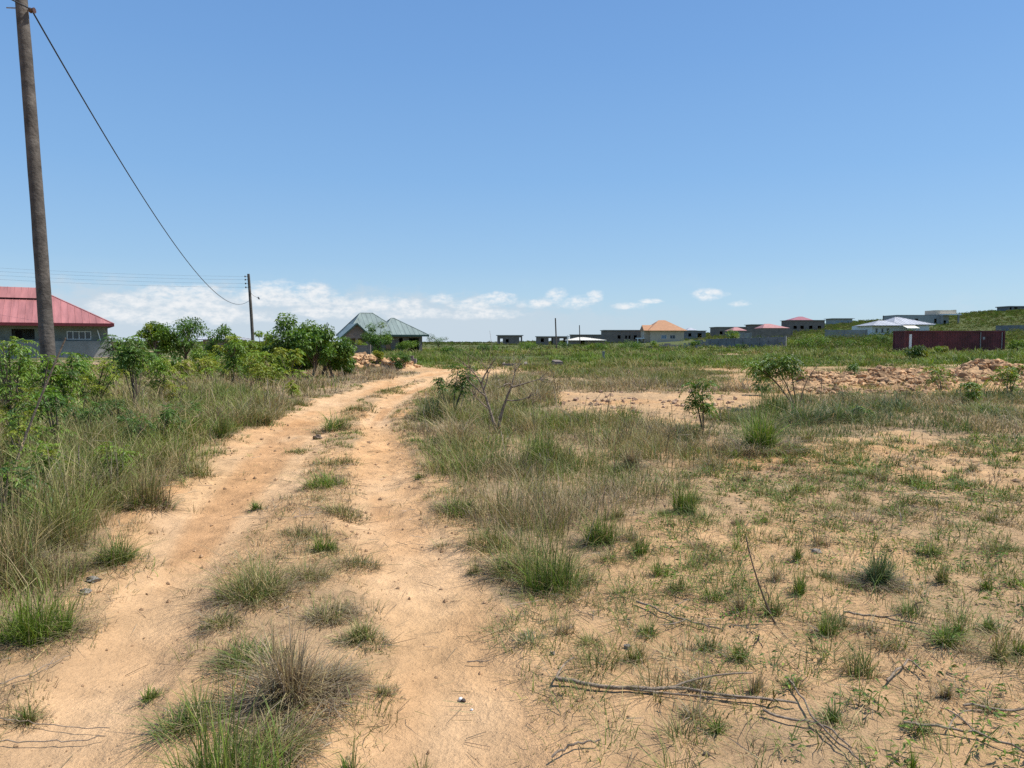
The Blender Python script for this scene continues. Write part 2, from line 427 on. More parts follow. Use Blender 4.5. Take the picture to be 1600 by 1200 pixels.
def field_grass():
    mb = MB()
    MESSY, LOOSE = (0.12, 1.15), (0.15, 1.3)
    # tall olive and straw grass beside the left wheel track
    x, y = scatter_poly(P_L1, lambda x, y: 30 * np.clip(9 / dist(x, y), 0.25, 1.1) * 1.5 * sstep(.36, .58, .55 * fbm(x * .7, y * .7, 21) + .45 * fbm(x * 1.9, y * 1.9, 20) + .06), 80000)
    m = offtrack(x, y); x, y = x[m], y[m]; d = dist(x, y)
    q = fbm(x * .6, y * .6, 23); e = edge(P_L1, x, y)
    sel_w = ((q > 0.54, dict(straw=.22, olive=.8, green=.9, bright=1.0)), ((q <= .54) & (q > .44), dict(straw=.45, olive=.9, brown=.15, green=.7, bright=.65)), (q <= .44, dict(straw=.8, olive=.7, brown=.4, green=.5, grey=.3)))
    for sel, wts in sel_w:
        xx, yy, dd = x[sel], y[sel], d[sel]
        hh = (0.30 + 0.62 * fbm(xx * .8, yy * .8, 27)) * np.where(dd < 7.5, 1.28, .95) * np.where(RNG.random(len(xx)) < .14, 1.4, 1) * e[sel] * RNG.uniform(.6, 1.15, len(xx))
        grass_field(mb, xx, yy, 26, hh, 0.14, blade_w(dd, .95), wts, MESSY, 0.28, 3, .38, .34)
    # dry brownish band farther along the track
    x, y = scatter_poly(P_L2, lambda x, y: 11 * np.clip(16 / dist(x, y), 0.3, 1.1) * sstep(.25, .5, fbm(x * .8, y * .8, 22) + .05), 60000)
    m = offtrack(x, y); x, y = x[m], y[m]; d = dist(x, y); e = edge(P_L2, x, y, 1.5)
    hh = (0.12 + 0.62 * fbm(x * .55, y * .55, 29)) * np.where(RNG.random(len(x)) < .1, 1.4, 1) * RNG.uniform(.55, 1.2, len(x)) * e
    q = fbm(x * .4, y * .4, 71)
    for sel, wts in ((q > .55, dict(straw=.4, brown=.3, olive=.9, grey=.2, green=.7, bright=.15)), ((q <= .55) & (q > .45), dict(straw=.9, brown=.8, olive=.5, grey=.6, green=.2)), (q <= .45, dict(straw=1.1, brown=.8, olive=.2, grey=1.0))):
        grass_field(mb, x[sel], y[sel], 17, hh[sel], 0.26, blade_w(d[sel], .9), wts, MESSY, .25, 2, .3, .36)
    # the thicket of dry and olive grass right of the track
    x, y = scatter_poly(P_R1, lambda x, y: 42 * np.clip(8 / dist(x, y), 0.26, 1.8) * sstep(.38, .56, .5 * fbm(x * .9, y * .9, 24) + .5 * fbm(x * 2.1, y * 2.1, 19) + .035), 80000)
    m = offtrack(x, y); x, y = x[m], y[m]; d = dist(x, y)
    q = fbm(x * .75, y * .75, 25); e = np.sqrt(edge(P_R1, x, y, .5))
    for sel, wts in ((q > .54, dict(straw=.35, olive=.8, green=1.0, bright=.5, blueg=.2)), ((q <= .54) & (q > .45), dict(straw=.6, olive=.8, green=.5, brown=.35)), (q <= .45, dict(straw=.9, olive=.6, brown=.45, grey=.55, green=.3))):
        xx, yy, dd = x[sel], y[sel], d[sel]
        hh = (0.06 + 0.84 * fbm(xx * 1.3, yy * 1.3, 28) ** 1.3) * e[sel] * RNG.uniform(.55, 1.2, len(xx)) * np.where(RNG.random(len(xx)) < .12, 1.4, 1)
        grass_field(mb, xx, yy, 22, hh, 0.17, blade_w(dd, .85), wts, LOOSE, .25, 3, .36, .34)
    x, y = scatter_poly(P_R1B, lambda x, y: 13 * np.clip(24 / dist(x, y), .4, 1.1) * sstep(.3, .52, fbm(x * .4, y * .4, 33) + .05), 40000)
    m = offtrack(x, y); x, y = x[m], y[m]; e = edge(P_R1B, x, y, 2)
    q = fbm(x * .3, y * .3, 73)
    for sel, wts in ((q > .5, dict(straw=.3, olive=.8, green=.9, blueg=.3, bright=.2)), (q <= .5, dict(straw=.9, olive=.7, brown=.5, grey=.5, green=.25))):
        grass_field(mb, x[sel], y[sel], 14, (.1 + .65 * fbm(x[sel] * .4, y[sel] * .4, 34)) * e[sel] * RNG.uniform(.6, 1.2, sel.sum()), .3, blade_w(dist(x[sel], y[sel]), .85), wts, MESSY, .25, 2, .28, .34)
    # greyish green strip in front of the dug soil
    x, y = scatter_poly(P_R2, lambda x, y: 19 * np.clip(14 / dist(x, y), .3, 1.1) * sstep(.25, .5, fbm(x * .5, y * .5, 35) + .12), 50000)
    d = dist(x, y); q = fbm(x * .45, y * .45, 36); e = edge(P_R2, x, y, 1.2)
    for sel, wts in ((q > .46, dict(blueg=.8, green=.8, olive=.6, straw=.2)), (q <= .46, dict(straw=.7, olive=.8, brown=.3, blueg=.3, grey=.3))):
        grass_field(mb, x[sel], y[sel], 18, (.10 + .58 * fbm(x[sel] * .7, y[sel] * .7, 37) ** 1.2) * e[sel] * RNG.uniform(.6, 1.2, sel.sum()), .24, blade_w(d[sel], .85), wts, LOOSE, .28, 2, .28, .34)
    x, y = scatter_poly(P_STRIP, lambda x, y: 3.2 * sstep(.42, .6, fbm(x * .5, y * .5, 75)), 20000)
    grass_field(mb, x, y, 14, .22 * RNG.uniform(.5, 1.3, len(x)), .25, blade_w(dist(x, y), .8), dict(straw=.5, olive=.8, brown=.3, green=.6), LOOSE, .25, 2, .28)
    P = poly_world([(1000, 618), (1090, 575), (1750, 572), (1750, 618)])
    x, y = scatter_poly(P, lambda x, y: 4.5 * sstep(.44, .6, fbm(x * .45, y * .45, 76)), 60000)
    grass_field(mb, x, y, 13, .14 + .3 * RNG.random(len(x)) ** 2, .25, blade_w(dist(x, y), .8), dict(straw=.5, olive=.9, brown=.2, green=.9, bright=.2), LOOSE, .25, 2, .25, .34)
    o = mb.build('field_grass', M_GRASS)
    tag(o, 'tall dry and olive grass covering both sides of the sandy track', 'grass', kind='stuff')

def field_weeds():
    mb = MB()
    cov = lambda x, y: .04 + 1.25 * sstep(.40, .55, .55 * fbm(x * .6, y * .6, 51, 4) + .45 * fbm(x * 1.8, y * 1.8, 50, 3) + .02)
    farther = lambda x, y: .75 + .7 * sstep(5, 9, dist(x, y))
    x, y = scatter_poly(P_R3, lambda x, y: 74 * np.clip(4.5 / dist(x, y), .16, 1.1) * cov(x, y) * farther(x, y), 240000)
    m = offtrack(x, y); x, y = x[m], y[m]; d = dist(x, y)
    q = fbm(x * .9, y * .9, 52)
    for sel, wts, hh, nb in ((q > .51, dict(green=.9, bright=.5, blueg=.3, olive=.5), .15, 15), ((q <= .51) & (q > .43), dict(olive=.9, green=.7, straw=.5, bright=.15), .13, 13),
                             (q <= .43, dict(straw=1.0, brown=.4, olive=.5, grey=.4), .11, 12)):
        xx, yy, dd = x[sel], y[sel], d[sel]
        hv = hh * (0.3 + 1.2 * RNG.random(len(xx)) ** 1.3)
        grass_field(mb, xx, yy, nb, hv, .075, blade_w(dd, .9) * 1.05, wts, (.3, 1.7), .38, 2, .2, .34)
    # denser little clumps
    x, y = scatter_poly(P_R3, lambda x, y: 15 * np.clip(5 / dist(x, y), .22, 1.1) * (.10 + 1.3 * sstep(.44, .56, .6 * fbm(x * .6, y * .6, 65) + .4 * fbm(x * 2, y * 2, 66))), 60000)
    m = offtrack(x, y); x, y = x[m], y[m]; d = dist(x, y); q = RNG.random(len(x))
    for sel, wts in ((q > .45, dict(green=1.2, olive=.5, bright=.3)), ((q <= .45) & (q > .2), dict(olive=1, green=.4, straw=.4)), (q <= .2, dict(straw=1, grey=.7, brown=.6))):
        grass_field(mb, x[sel], y[sel], 42, .08 + .16 * RNG.random(sel.sum()) ** 1.6, .05 + .10 * RNG.random(sel.sum()), blade_w(d[sel], .85), wts, (.2, 2.0), .4, 3, .2, .34)
    # flat broad leaved seedlings
    x, y = scatter_poly(P_R3, lambda x, y: 60 * np.clip(4.5 / dist(x, y), .12, 1.1) * sstep(.40, .60, fbm(x * .7, y * .7, 57)), 150000)
    m = offtrack(x, y); x, y = x[m], y[m]
    n = len(x); k = 7; i = np.repeat(np.arange(n), k)
    a = RNG.random(n * k) * 2 * math.pi
    p = np.stack([x[i] + np.cos(a) * .015, y[i] + np.sin(a) * .015, hfun(x[i], y[i]) + .01 + .06 * RNG.random(n * k)], 1)
    dv = np.stack([np.cos(a), np.sin(a), .1 + .5 * RNG.random(n * k)], 1)
    dd = dist(x, y)[i]
    leaves(mb, p, dv, .022 + .035 * RNG.random(n * k), np.maximum(.011, .0020 * dd), mixcol(n * k, dict(green=1, bright=.45, olive=.5)), .3)
    # sprigs at the edges of the wheel tracks and on the strip between them
    P = poly_world([(-100, 1195), (950, 1195), (900, 900), (720, 700), (690, 590), (560, 600), (380, 650), (150, 880)])
    strip = lambda x, y: np.where((rut(x, y) < .8), 1, .010)
    x, y = scatter_poly(P, lambda x, y: 150 * np.clip(5 / dist(x, y), .2, 1) * strip(x, y) * sstep(.35, .54, .6 * fbm(x * 1.1, y * 1.1, 54) + .4 * fbm(x * 2.5, y * 2.5, 55)), 160000)
    q = fbm(x * .9, y * .9, 58); d = dist(x, y)
    for sel, wts in ((q > .5, dict(olive=.9, green=.9, straw=.3, bright=.2)), (q <= .5, dict(straw=.9, brown=.5, olive=.6, grey=.4))):
        grass_field(mb, x[sel], y[sel], 13, .04 + .12 * RNG.random(sel.sum()) ** 1.5, .07, blade_w(d[sel], .85), wts, (.3, 1.8), .38, 2, .25, .34)
    o = mb.build('weed_cover', M_GRASS)
    tag(o, 'short patchy weeds spread over the sandy field', 'weeds', kind='stuff')

def stalks():
    """thin seed stalks rising over the grass"""
    mb = MB()
    for P, dens, hr, n_try in ((P_L1, 5.0, (.55, 1.15), 20000), (P_R1, 5.5, (.35, .85), 20000), (P_R2, 1.5, (.3, .7), 20000), (P_R3, 4.6, (.15, .6), 40000), (P_L2, 1.2, (.4, .9), 30000)):
        x, y = scatter_poly(P, lambda x, y: dens * np.clip(8 / dist(x, y), .15, 1.2), n_try)
        m = offtrack(x, y); x, y = x[m], y[m]; n = len(x); d = dist(x, y)
        h = RNG.uniform(*hr, n); az = RNG.random(n) * 2 * math.pi
        b = np.stack([x, y, hfun(x, y) - .01], 1); ln = RNG.random(n) ** 1.5 * .9
        c = mixcol(n, dict(straw=.8, grey=.5, olive=.3)) * np.where(RNG.random((n, 1)) < .38, .42, 1)
        blades(mb, b, h, az, ln, np.maximum(.003, .00055 * d), c, .08, 4, tipcol=(.4, .33, .2))
        # ears
        tip = b + np.stack([np.cos(az) * ln * h, np.sin(az) * ln * h, h * .92], 1)
        k = 5; i = np.repeat(np.arange(n), k)
        dv = np.stack([np.cos(az[i]) * ln[i], np.sin(az[i]) * ln[i], np.ones(n * k)], 1) + RNG.normal(size=(n * k, 3)) * .35
        leaves(mb, tip[i] - dv * .05 * RNG.random((n * k, 1)), dv, .05, np.maximum(.006, .0007 * d[i]), c[i], .1)
    for P, dens in ((P_L1, 3.0), (P_R1, 3.2), (P_L2, .6), (P_R2, .5)):
        x, y = scatter_poly(P, lambda x, y: dens * np.clip(8 / dist(x, y), .2, 1.2), 30000)
        m = offtrack(x, y); x, y = x[m], y[m]
        for px_, py_ in zip(x, y):
            h = RNG.uniform(.25, .85); a = RNG.random() * 6.283; z0 = float(hfun(px_, py_)); q = RNG.uniform(.45, .8)
            p0 = np.array([px_, py_, z0 - .02]); p1 = p0 + np.array([math.cos(a) * .12, math.sin(a) * .12, h * q])
            a2 = a + RNG.normal() * .8; r2 = RNG.uniform(.05, .4) * h; p2 = p1 + np.array([math.cos(a2) * r2, math.sin(a2) * r2, h * (1 - q) * RNG.uniform(-.3, 1)])
            r = max(.0026, .00045 * math.hypot(px_, py_)); c = (PAL['straw'] if RNG.random() < .5 else PAL['grey'] if RNG.random() < .6 else PAL['brown'] * .6) * RNG.uniform(.75, 1.25)
            mb.tube(np.array([p0, p1, p2]), [r, r * .85, r * .5], 4, col=c, cap=False)
    o = mb.build('grass_stalks', M_GRASS)
    tag(o, 'thin straw coloured seed stalks standing above the grass', 'grass', kind='stuff')

def litter():
    mb = MB()
    P = poly_world([(-500, 1250), (3000, 1250), (1900, 640), (420, 640), (-300, 1000)])
    x, y = scatter_poly(P, lambda x, y: 95 * np.clip(4.2 / dist(x, y), .08, 1.1) * (.2 + .8 * (1 - rut(x, y))) * (.22 + .8 * sstep(.35, .6, fbm(x * .8, y * .8, 61)) + 1.5 * sstep(.5, .66, fbm(x * .7, y * .7, 63))), 400000)
    n = len(x); d = dist(x, y)
    tang = sstep(.5, .66, fbm(x * .7, y * .7, 63))
    L = RNG.uniform(.03, .15, n) * (1 + 1.3 * tang * RNG.random(n)); az = RNG.random(n) * math.pi * 2
    b = np.stack([x, y, hfun(x, y) + .004 + .006 * RNG.random(n)], 1)
    e = b + np.stack([np.cos(az) * L, np.sin(az) * L, RNG.random(n) * .022], 1)
    e[:, 2] = np.maximum(e[:, 2], hfun(e[:, 0], e[:, 1]) + .005)
    w = np.maximum(.0028, .0005 * d) * RNG.uniform(.6, 1.5, n)
    s = np.stack([-np.sin(az), np.cos(az), np.zeros(n)], 1) * w[:, None] * .5
    up = np.zeros((n, 3)); up[:, 2] = w * .8
    V = np.stack([b - s, b + s, b + up, e - s * .6, e + s * .6, e + up * .6], 1).reshape(-1, 3)
    t = np.array([(0, 3, 5), (0, 5, 2), (2, 5, 4), (2, 4, 1)])
    c = mixcol(n, dict(straw=.7, brown=.9, grey=.6), .4) * np.where(RNG.random((n, 1)) < .35, .45, 1)
    mb.tris(V, ((np.arange(n) * 6)[:, None, None] + t[None]).reshape(-1, 3), np.repeat(c, 6, 0))
    x, y = scatter_poly(P_R3, lambda x, y: 70 * np.clip(4.2 / dist(x, y), .15, 1.1) * sstep(.50, .62, .6 * fbm(x * .8, y * .8, 67) + .4 * fbm(x * 2.2, y * 2.2, 68)), 200000)
    n = len(x); d = dist(x, y)
    blades(mb, np.stack([x, y, hfun(x, y) - .004], 1), RNG.uniform(.03, .11, n), RNG.random(n) * 6.283, RNG.uniform(1.2, 4.0, n), np.maximum(.0035, .0007 * d), mixcol(n, dict(brown=1, grey=.7, straw=.6), .45) * np.where(RNG.random((n, 1)) < .4, .5, 1), .55, 3)
    o = mb.build('straw_litter', M_CLOD)
    tag(o, 'dry straw and small twigs littering the sand', 'litter', kind='stuff')
    # crumbs of soil and pebbles
    mb = MB()
    x, y = scatter_poly(P, lambda x, y: 42 * np.clip(4.2 / dist(x, y), .08, 1.1) * (.6 + .4 * (1 - rut(x, y))), 200000)
    n = len(x); d = dist(x, y); r = (0.004 + .010 * RNG.random(n) ** 3.0) * np.clip(d / 4, 1, 2.5)
    clods(mb, x, y, r, (0.36, 0.23, 0.13), .35, octa=True)
    o = mb.build('pebble_gravel', M_CLOD)
    tag(o, 'small crumbs of earth and pebbles on the sand', 'gravel', kind='stuff')

OCT = np.array([(1, 0, 0), (-1, 0, 0), (0, 1, 0), (0, -1, 0), (0, 0, 1), (0, 0, -1)], float)
OCT_T = np.array([(0, 2, 4), (2, 1, 4), (1, 3, 4), (3, 0, 4), (2, 0, 5), (1, 2, 5), (3, 1, 5), (0, 3, 5)])
def _ico():
    import bmesh
    bm = bmesh.new(); bmesh.ops.create_icosphere(bm, subdivisions=2, radius=1)
    v = np.array([a.co[:] for a in bm.verts]); f = np.array([[a.index for a in b.verts] for b in bm.faces]); bm.free()
    return v, f
ICO, ICO_T = _ico()
def clods(mb, x, y, r, col, var=.25, octa=False, zoff=.3, origin=(0, 0, 0), flatz=.75, lift=0.0):
    B, T = (OCT, OCT_T) if octa else (ICO, ICO_T)
    n = len(x)
    if n == 0: return
    V = B[None] * (1 + (RNG.random((n, len(B), 1)) - .5) * .75) * r[:, None, None] * RNG.uniform(.7, 1.3, (n, 1, 3))
    V[..., 2] *= flatz
    a = RNG.random(n) * 6.28; ca, sa = np.cos(a)[:, None], np.sin(a)[:, None]
    V = np.stack([V[..., 0] * ca - V[..., 1] * sa, V[..., 0] * sa + V[..., 1] * ca, V[..., 2]], -1)
    V += np.stack([x, y, hfun(x, y) + r * zoff + lift], 1)[:, None, :] - np.asarray(origin)
    c = np.asarray(col) * (1 + (RNG.random((n, 1)) - .5) * 2 * var)
    mb.tris(V.reshape(-1, 3), ((np.arange(n) * len(B))[:, None, None] + T[None]).reshape(-1, 3), np.repeat(c, len(B), 0))

def far_cover():
    mb = MB()
    # lush low green belt before the block wall and container
    def dens(x, y):
        return 4.6 * np.clip(42 / dist(x, y), .22, 1.1) * sstep(.36, .5, fbm(x * .10, y * .22, 81) + .07)
    x, y = scatter_poly(P_B, dens, 260000)
    m = offtrack(x, y); x, y = x[m], y[m]; d = dist(x, y)
    q = fbm(x * .12, y * .12, 83)
    for sel, wts in ((q > .52, dict(green=.8, bright=.6, olive=.35)), (q <= .52, dict(green=.7, olive=.7, straw=.3, bright=.3))):
        xx, yy = x[sel], y[sel]
        lump = sstep(.45, .68, fbm(xx * .28, yy * .28, 84)) + .35 * (RNG.random(len(xx)) < .08)
        grass_field(mb, xx, yy, 12, (.12 + .22 * fbm(xx * .5, yy * .5, 85) + .55 * lump * (1 + .5 * sstep(18, 30, xx))) * RNG.uniform(.6, 1.2, len(xx)), .42, blade_w(d[sel], 1.1), wts, (.2, 1.1), .25, 2, .12, .36)
    o = mb.build('meadow_grass', M_GRASS)
    tag(o, 'low green meadow growth between the dug soil and the far walls', 'grass', kind='stuff')
    # scrub on the far plain and hillside
    mb = MB()
    n = 15000; NB = 900
    yy = np.sqrt(RNG.uniform(85 ** 2, 430 ** 2, n)); xx = RNG.uniform(-.82, .86, n) * yy
    yb = RNG.uniform(86, 150, NB); xb = np.where(RNG.random(NB) < .62, RNG.uniform(.385, .57, NB), RNG.uniform(.70, .80, NB)) * yb
    xx, yy = np.concatenate([xb, xx]), np.concatenate([yb, yy]); n += NB; thick = np.arange(n) < NB
    right = sstep(-.15, .3, xx / yy)
    keep = (thick & (fbm(xx * .06, yy * .06, 93) > .42)) | ((fbm(xx * .02, yy * .02, 91) + .22 * right > .45) & (RNG.random(n) < .55 + .45 * right))
    KEEPOUT.append((PXX(1000, 135), PXX(1078, 222), 130, 222))
    for x0, x1, y0, y1 in KEEPOUT: keep &= ~((xx > x0) & (xx < x1) & (yy > y0) & (yy < y1))
    xx, yy = xx[keep], yy[keep]; n = len(xx)
    s = RNG.uniform(.25, 1.2, n) * (.5 + .5 * right[keep]) * np.where(RNG.random(n) < .10, 1.6, 1) 
    s = s * np.where(thick[keep], 1.35, 1)
    k = 26; i = np.repeat(np.arange(n), k); N = n * k
    u = RNG.normal(size=(N, 3)); u /= np.linalg.norm(u, axis=1)[:, None]; u[:, 2] = np.abs(u[:, 2])
    rr = RNG.random(N) ** .4
    p = np.stack([xx[i], yy[i], hfun(xx, yy)[i]], 1) + u * (rr * s[i])[:, None] * np.array([1.15, 1.15, 1.0])
    c = (mixcol(n, dict(green=1.1, olive=.9, bright=.15, brown=.25), .5)[i] * .62 + mixcol(N, dict(green=1, olive=.8), .35) * .38) * .78
    leaves(mb, p, u + RNG.normal(size=(N, 3)) * .5, np.maximum(.28, .0016 * yy[i]), np.maximum(.17, .001 * yy[i]), c, .2)
    o = mb.build('hillside_scrub', M_SCRUB)
    tag(o, 'low green scrub covering the far plain and hillside', 'scrub', kind='stuff')

# ------------------------------------------------------------------ terrain
def terrain():
    rad = np.concatenate([[0.0, .4, .8, 1.2, 1.6], np.exp(np.arange(math.log(1.9), math.log(45), 0.0105)), np.exp(np.arange(math.log(45.5), math.log(700), 0.02)), np.geomspace(720, 9000, 26)])
    th = np.concatenate([np.linspace(R(-52), R(52), 900), np.linspace(R(52), R(308), 130)[1:-1]])
    nr, nt = len(rad), len(th)
    X = rad[:, None] * np.sin(th)[None]; Y = rad[:, None] * np.cos(th)[None]
    Z = hfun(X, Y)
    V = np.stack([X, Y, Z], -1).reshape(-1, 3)
    i = np.arange(nr - 1)[:, None] * nt; j = np.arange(nt)[None]; j2 = (j + 1) % nt
    q = np.stack([i + j, i + nt + j, i + nt + j2, i + j2], -1).reshape(-1, 4)
    x, y = V[:, 0], V[:, 1]; d = np.hypot(x, y)
    m = rut(x, y)
    n1 = fbm(x * .5, y * .5, 101)[:, None]; n2 = fbm(x * 1.9, y * 1.9, 104)[:, None]; n3 = fbm(x * .09, y * .09, 107)[:, None]
    sand = np.array((0.655, 0.418, 0.222)) * (1 - .30 * n2) + np.array((0.10, 0.09, 0.08)) * (n1 - .35)
    orange = np.array((0.54, 0.295, 0.13))
    field = np.array((0.58, 0.365, 0.19)) * (1.08 - .4 * n2)
    litterc = np.array((0.31, 0.235, 0.15))
    wl = sstep(.42, .64, fbm(x * .75, y * .75, 111))[:, None]
    field = field * (1 - .38 * wl) + litterc * .38 * wl
    wo = sstep(.54, .70, fbm(x * .33, y * .33, 113))[:, None]
    field = field * (1 - .6 * wo) + orange * .6 * wo
    inveg = np.zeros(len(x))
    for P in (P_L1, P_L2, P_R1, P_R1B, P_R2):
        jx = x + (fbm(x * .9, y * .9, 41) - .5) * 1.2; jy = y + (fbm(x * .9, y * .9, 47) - .5) * 1.6
        inveg = np.maximum(inveg, in_poly(jx, jy, P))
    inveg = (inveg * (.45 + .45 * sstep(.35, .6, fbm(x * .8, y * .8, 115))))[:, None]
    field = field * (1 - inveg) + np.array((0.31, 0.225, 0.135)) * inveg
    so = sstep(.45, .7, fbm(x * .8, y * .35, 117))[:, None]
    sand = sand * (1 - .45 * so) + orange * .45 * so
    core = (sstep(.78, .97, rut_depth(x, y)) * sstep(.40, .62, fbm(x * .9, y * .5, 119)))[:, None]
    sand = sand * (1 - .55 * core) + np.array((0.44, 0.225, 0.095)) * .55 * core
    c = field * (1 - m[:, None]) + sand * m[:, None]
    # far ground: green with bare patches
    far = sstep(36, 60, d)[:, None]
    gcol = np.array((0.10, 0.115, 0.045)) * (1 + .5 * (n3 - .5))
    bare = sstep(.52, .62, fbm(x * .05, y * .11, 121))[:, None] * sstep(190, 80, d)[:, None]
    fc = gcol * (1 - bare) + np.array((0.5, 0.35, 0.21)) * bare
    c = c * (1 - far * (1 - m[:, None])) + fc * far * (1 - m[:, None])
    # dug soil
    for mx, my, rx, ry, h in MOUNDS:
        w = np.exp(-((x - mx) / rx) ** 2 - ((y - my) / ry) ** 2)[:, None]
        c = c * (1 - .9 * w) + np.array((0.46, 0.29, 0.155)) * (.7 + .5 * n2) * .9 * w
    mb = MB(); mb.quads(V, q, c)
    mt, nt_, out = new_mat('sandy_ground')
    a = node(nt_, 'ShaderNodeAttribute', attribute_name='Col')
    b = node(nt_, 'ShaderNodeBsdfPrincipled', Roughness=1.0); b.inputs['Specular IOR Level'].default_value = 0.05
    tc = node(nt_, 'ShaderNodeTexCoord')
    na = node(nt_, 'ShaderNodeTexNoise', Scale=55.0, Detail=8.0, Roughness=.7); nb = node(nt_, 'ShaderNodeTexNoise', Scale=5.0, Detail=7.0, Roughness=.60)
    nc = node(nt_, 'ShaderNodeTexNoise', Scale=2.2, Detail=4.0, Distortion=.8)
    for n in (na, nb, nc): nt_.links.new(tc.outputs['Object'], n.inputs['Vector'])
    def mr(src, lo, hi, fmin=.3, fmax=.7):
        k = node(nt_, 'ShaderNodeMapRange'); k.inputs['From Min'].default_value = fmin; k.inputs['From Max'].default_value = fmax
        k.inputs['To Min'].default_value = lo; k.inputs['To Max'].default_value = hi; nt_.links.new(src, k.inputs['Value']); return k.outputs[0]
    def mul(p, q2):
        k = node(nt_, 'ShaderNodeMath', operation='MULTIPLY'); nt_.links.new(p, k.inputs[0]); nt_.links.new(q2, k.inputs[1]); return k.outputs[0]
    v = mul(mul(mr(na.outputs['Fac'], .88, 1.10), mr(nb.outputs['Fac'], .84, 1.13)), mr(nc.outputs['Fac'], .9, 1.08))
    # dark specks of dirt and chaff
    vo = node(nt_, 'ShaderNodeTexVoronoi', Scale=26.0); vo.inputs['Randomness'].default_value = 1.0
    nt_.links.new(tc.outputs['Object'], vo.inputs['Vector'])
    spk = mr(vo.outputs['Distance'], .72, 1.0, .03, .10)
    v = mul(v, spk)
    hs = node(nt_, 'ShaderNodeHueSaturation'); nt_.links.new(v, hs.inputs['Value']); nt_.links.new(a.outputs['Color'], hs.inputs['Color'])
    nt_.links.new(hs.outputs[0], b.inputs['Base Color'])
    ad = node(nt_, 'ShaderNodeMath', operation='MULTIPLY_ADD'); ad.inputs[1].default_value = .22
    nt_.links.new(na.outputs['Fac'], ad.inputs[0]); nt_.links.new(nb.outputs['Fac'], ad.inputs[2])
    bp = node(nt_, 'ShaderNodeBump', Strength=.8, Distance=.10); nt_.links.new(ad.outputs[0], bp.inputs['Height']); nt_.links.new(bp.outputs[0], b.inputs['Normal'])
    nt_.links.new(b.outputs[0], out.inputs[0])
    o = mb.build('ground', mt, smooth=True)
    tag(o, 'sandy plain with two wheel tracks rising to a green hill', 'ground', kind='structure')

# ------------------------------------------------------------------ single plants
def tuft(px, py, wpx, hpx, label, wts, nb=160, style='fan', name='grass_tuft', group='grass tufts along the track', tip=.2, bw=1.0, dead=0.0, cat='grass tuft'):
    x, y, z = G(px, py)
    s = y / F_PX; W, H = wpx * s, hpx * s
    mb = MB(); d = math.hypot(x, y)
    a = RNG.random(nb) * 2 * math.pi
    if style == 'fan':      # spreading from a crown
        r0 = np.sqrt(RNG.random(nb)) * W * .14; u = RNG.random(nb) ** .8
        lean = .10 + u * (W * .5 / max(H, .01)) * 1.3; hh = H * (1.10 - .40 * u) * RNG.uniform(.45, 1.12, nb); dr = .10 + .45 * u
    elif style == 'upright':
        r0 = np.sqrt(RNG.random(nb)) * W * .24; u = RNG.random(nb)
        lean = .05 + u ** 1.3 * .95; hh = H * RNG.uniform(.45, 1.12, nb) * (1 - .25 * u); dr = .05 + .35 * u
    else:                   # mat: a low bushy patch
        r0 = np.sqrt(RNG.random(nb)) * W * .46; u = RNG.random(nb)
        lean = .2 + u * 1.4; hh = H * RNG.uniform(.3, 1.05, nb) * (1.08 - .65 * (r0 / (W * .46)) ** 2); dr = .1 + .3 * u
    K = int(np.clip(3 + W / .09, 4, 16)); kk = RNG.integers(0, K, nb)
    ka = RNG.random(K) * 6.283; kr = np.sqrt(RNG.random(K)) * W * (.30 if style != 'fan' else .15); kr[0] = 0
    kh = RNG.uniform(.5, 1.12, K); kh[0] = 1.05
    bx, by = np.cos(a) * r0 * .55 + (np.cos(ka) * kr)[kk], (np.sin(a) * r0 * .55 + (np.sin(ka) * kr)[kk]) * .85
    hh = hh * kh[kk]
    bz = hfun(x + bx, y + by) - z - .012
    wind = RNG.random() * 6.283
    az = a + (RNG.random(nb) - .5) * 2.2; az = np.where(RNG.random(nb) < .25, wind + RNG.normal(size=nb) * .7, az)
    lean = lean * RNG.uniform(.5, 1.5, nb)
    # runners and seedlings creeping out round the foot
    ns = int(nb * .35); sa = RNG.random(ns) * 6.283; sr = W * (.22 + .30 * RNG.random(ns) ** 1.5)
    sx, sy = np.cos(sa) * sr, np.sin(sa) * sr
    blades(mb, np.stack([sx, sy, hfun(x + sx, y + sy) - z - .008], 1), np.maximum(.02, H * RNG.uniform(.08, .32, ns)), RNG.random(ns) * 6.283, RNG.uniform(.3, 2.2, ns), np.maximum(.004, .0009 * d) * np.ones(ns), mixcol(ns, {**wts, 'straw': .5}, .3), .4, 3, tipmix=.3)
    w = np.maximum(.005, .0010 * d) * bw * RNG.uniform(.6, 1.4, nb)
    blades(mb, np.stack([bx, by, bz], 1), hh, az, lean, w, mixcol(nb, {**wts, 'straw': wts.get('straw', 0) + .13 * sum(wts.values())}, .26) * (.8 + .4 * RNG.random(K))[kk][:, None], dr, 4 if d < 7 else 3, tipmix=tip)
    if dead:                # flattened dry thatch round the foot
        k = int(nb * dead); a2 = RNG.random(k) * 6.283; r2 = np.sqrt(RNG.random(k)) * W * .42
        b2 = np.stack([np.cos(a2) * r2, np.sin(a2) * r2, hfun(x + np.cos(a2) * r2, y + np.sin(a2) * r2) - z + .003], 1)
        blades(mb, b2, H * RNG.uniform(.12, .3, k), a2 + RNG.normal(size=k) * .6, RNG.uniform(1.2, 3.0, k), w[0] * np.ones(k), mixcol(k, dict(brown=1, grey=.7, straw=.35), .35) * .8, .5, 3)
    o = mb.build(name, M_GRASS, loc=(x, y, z))
    tag(o, label, cat, group)
    return o

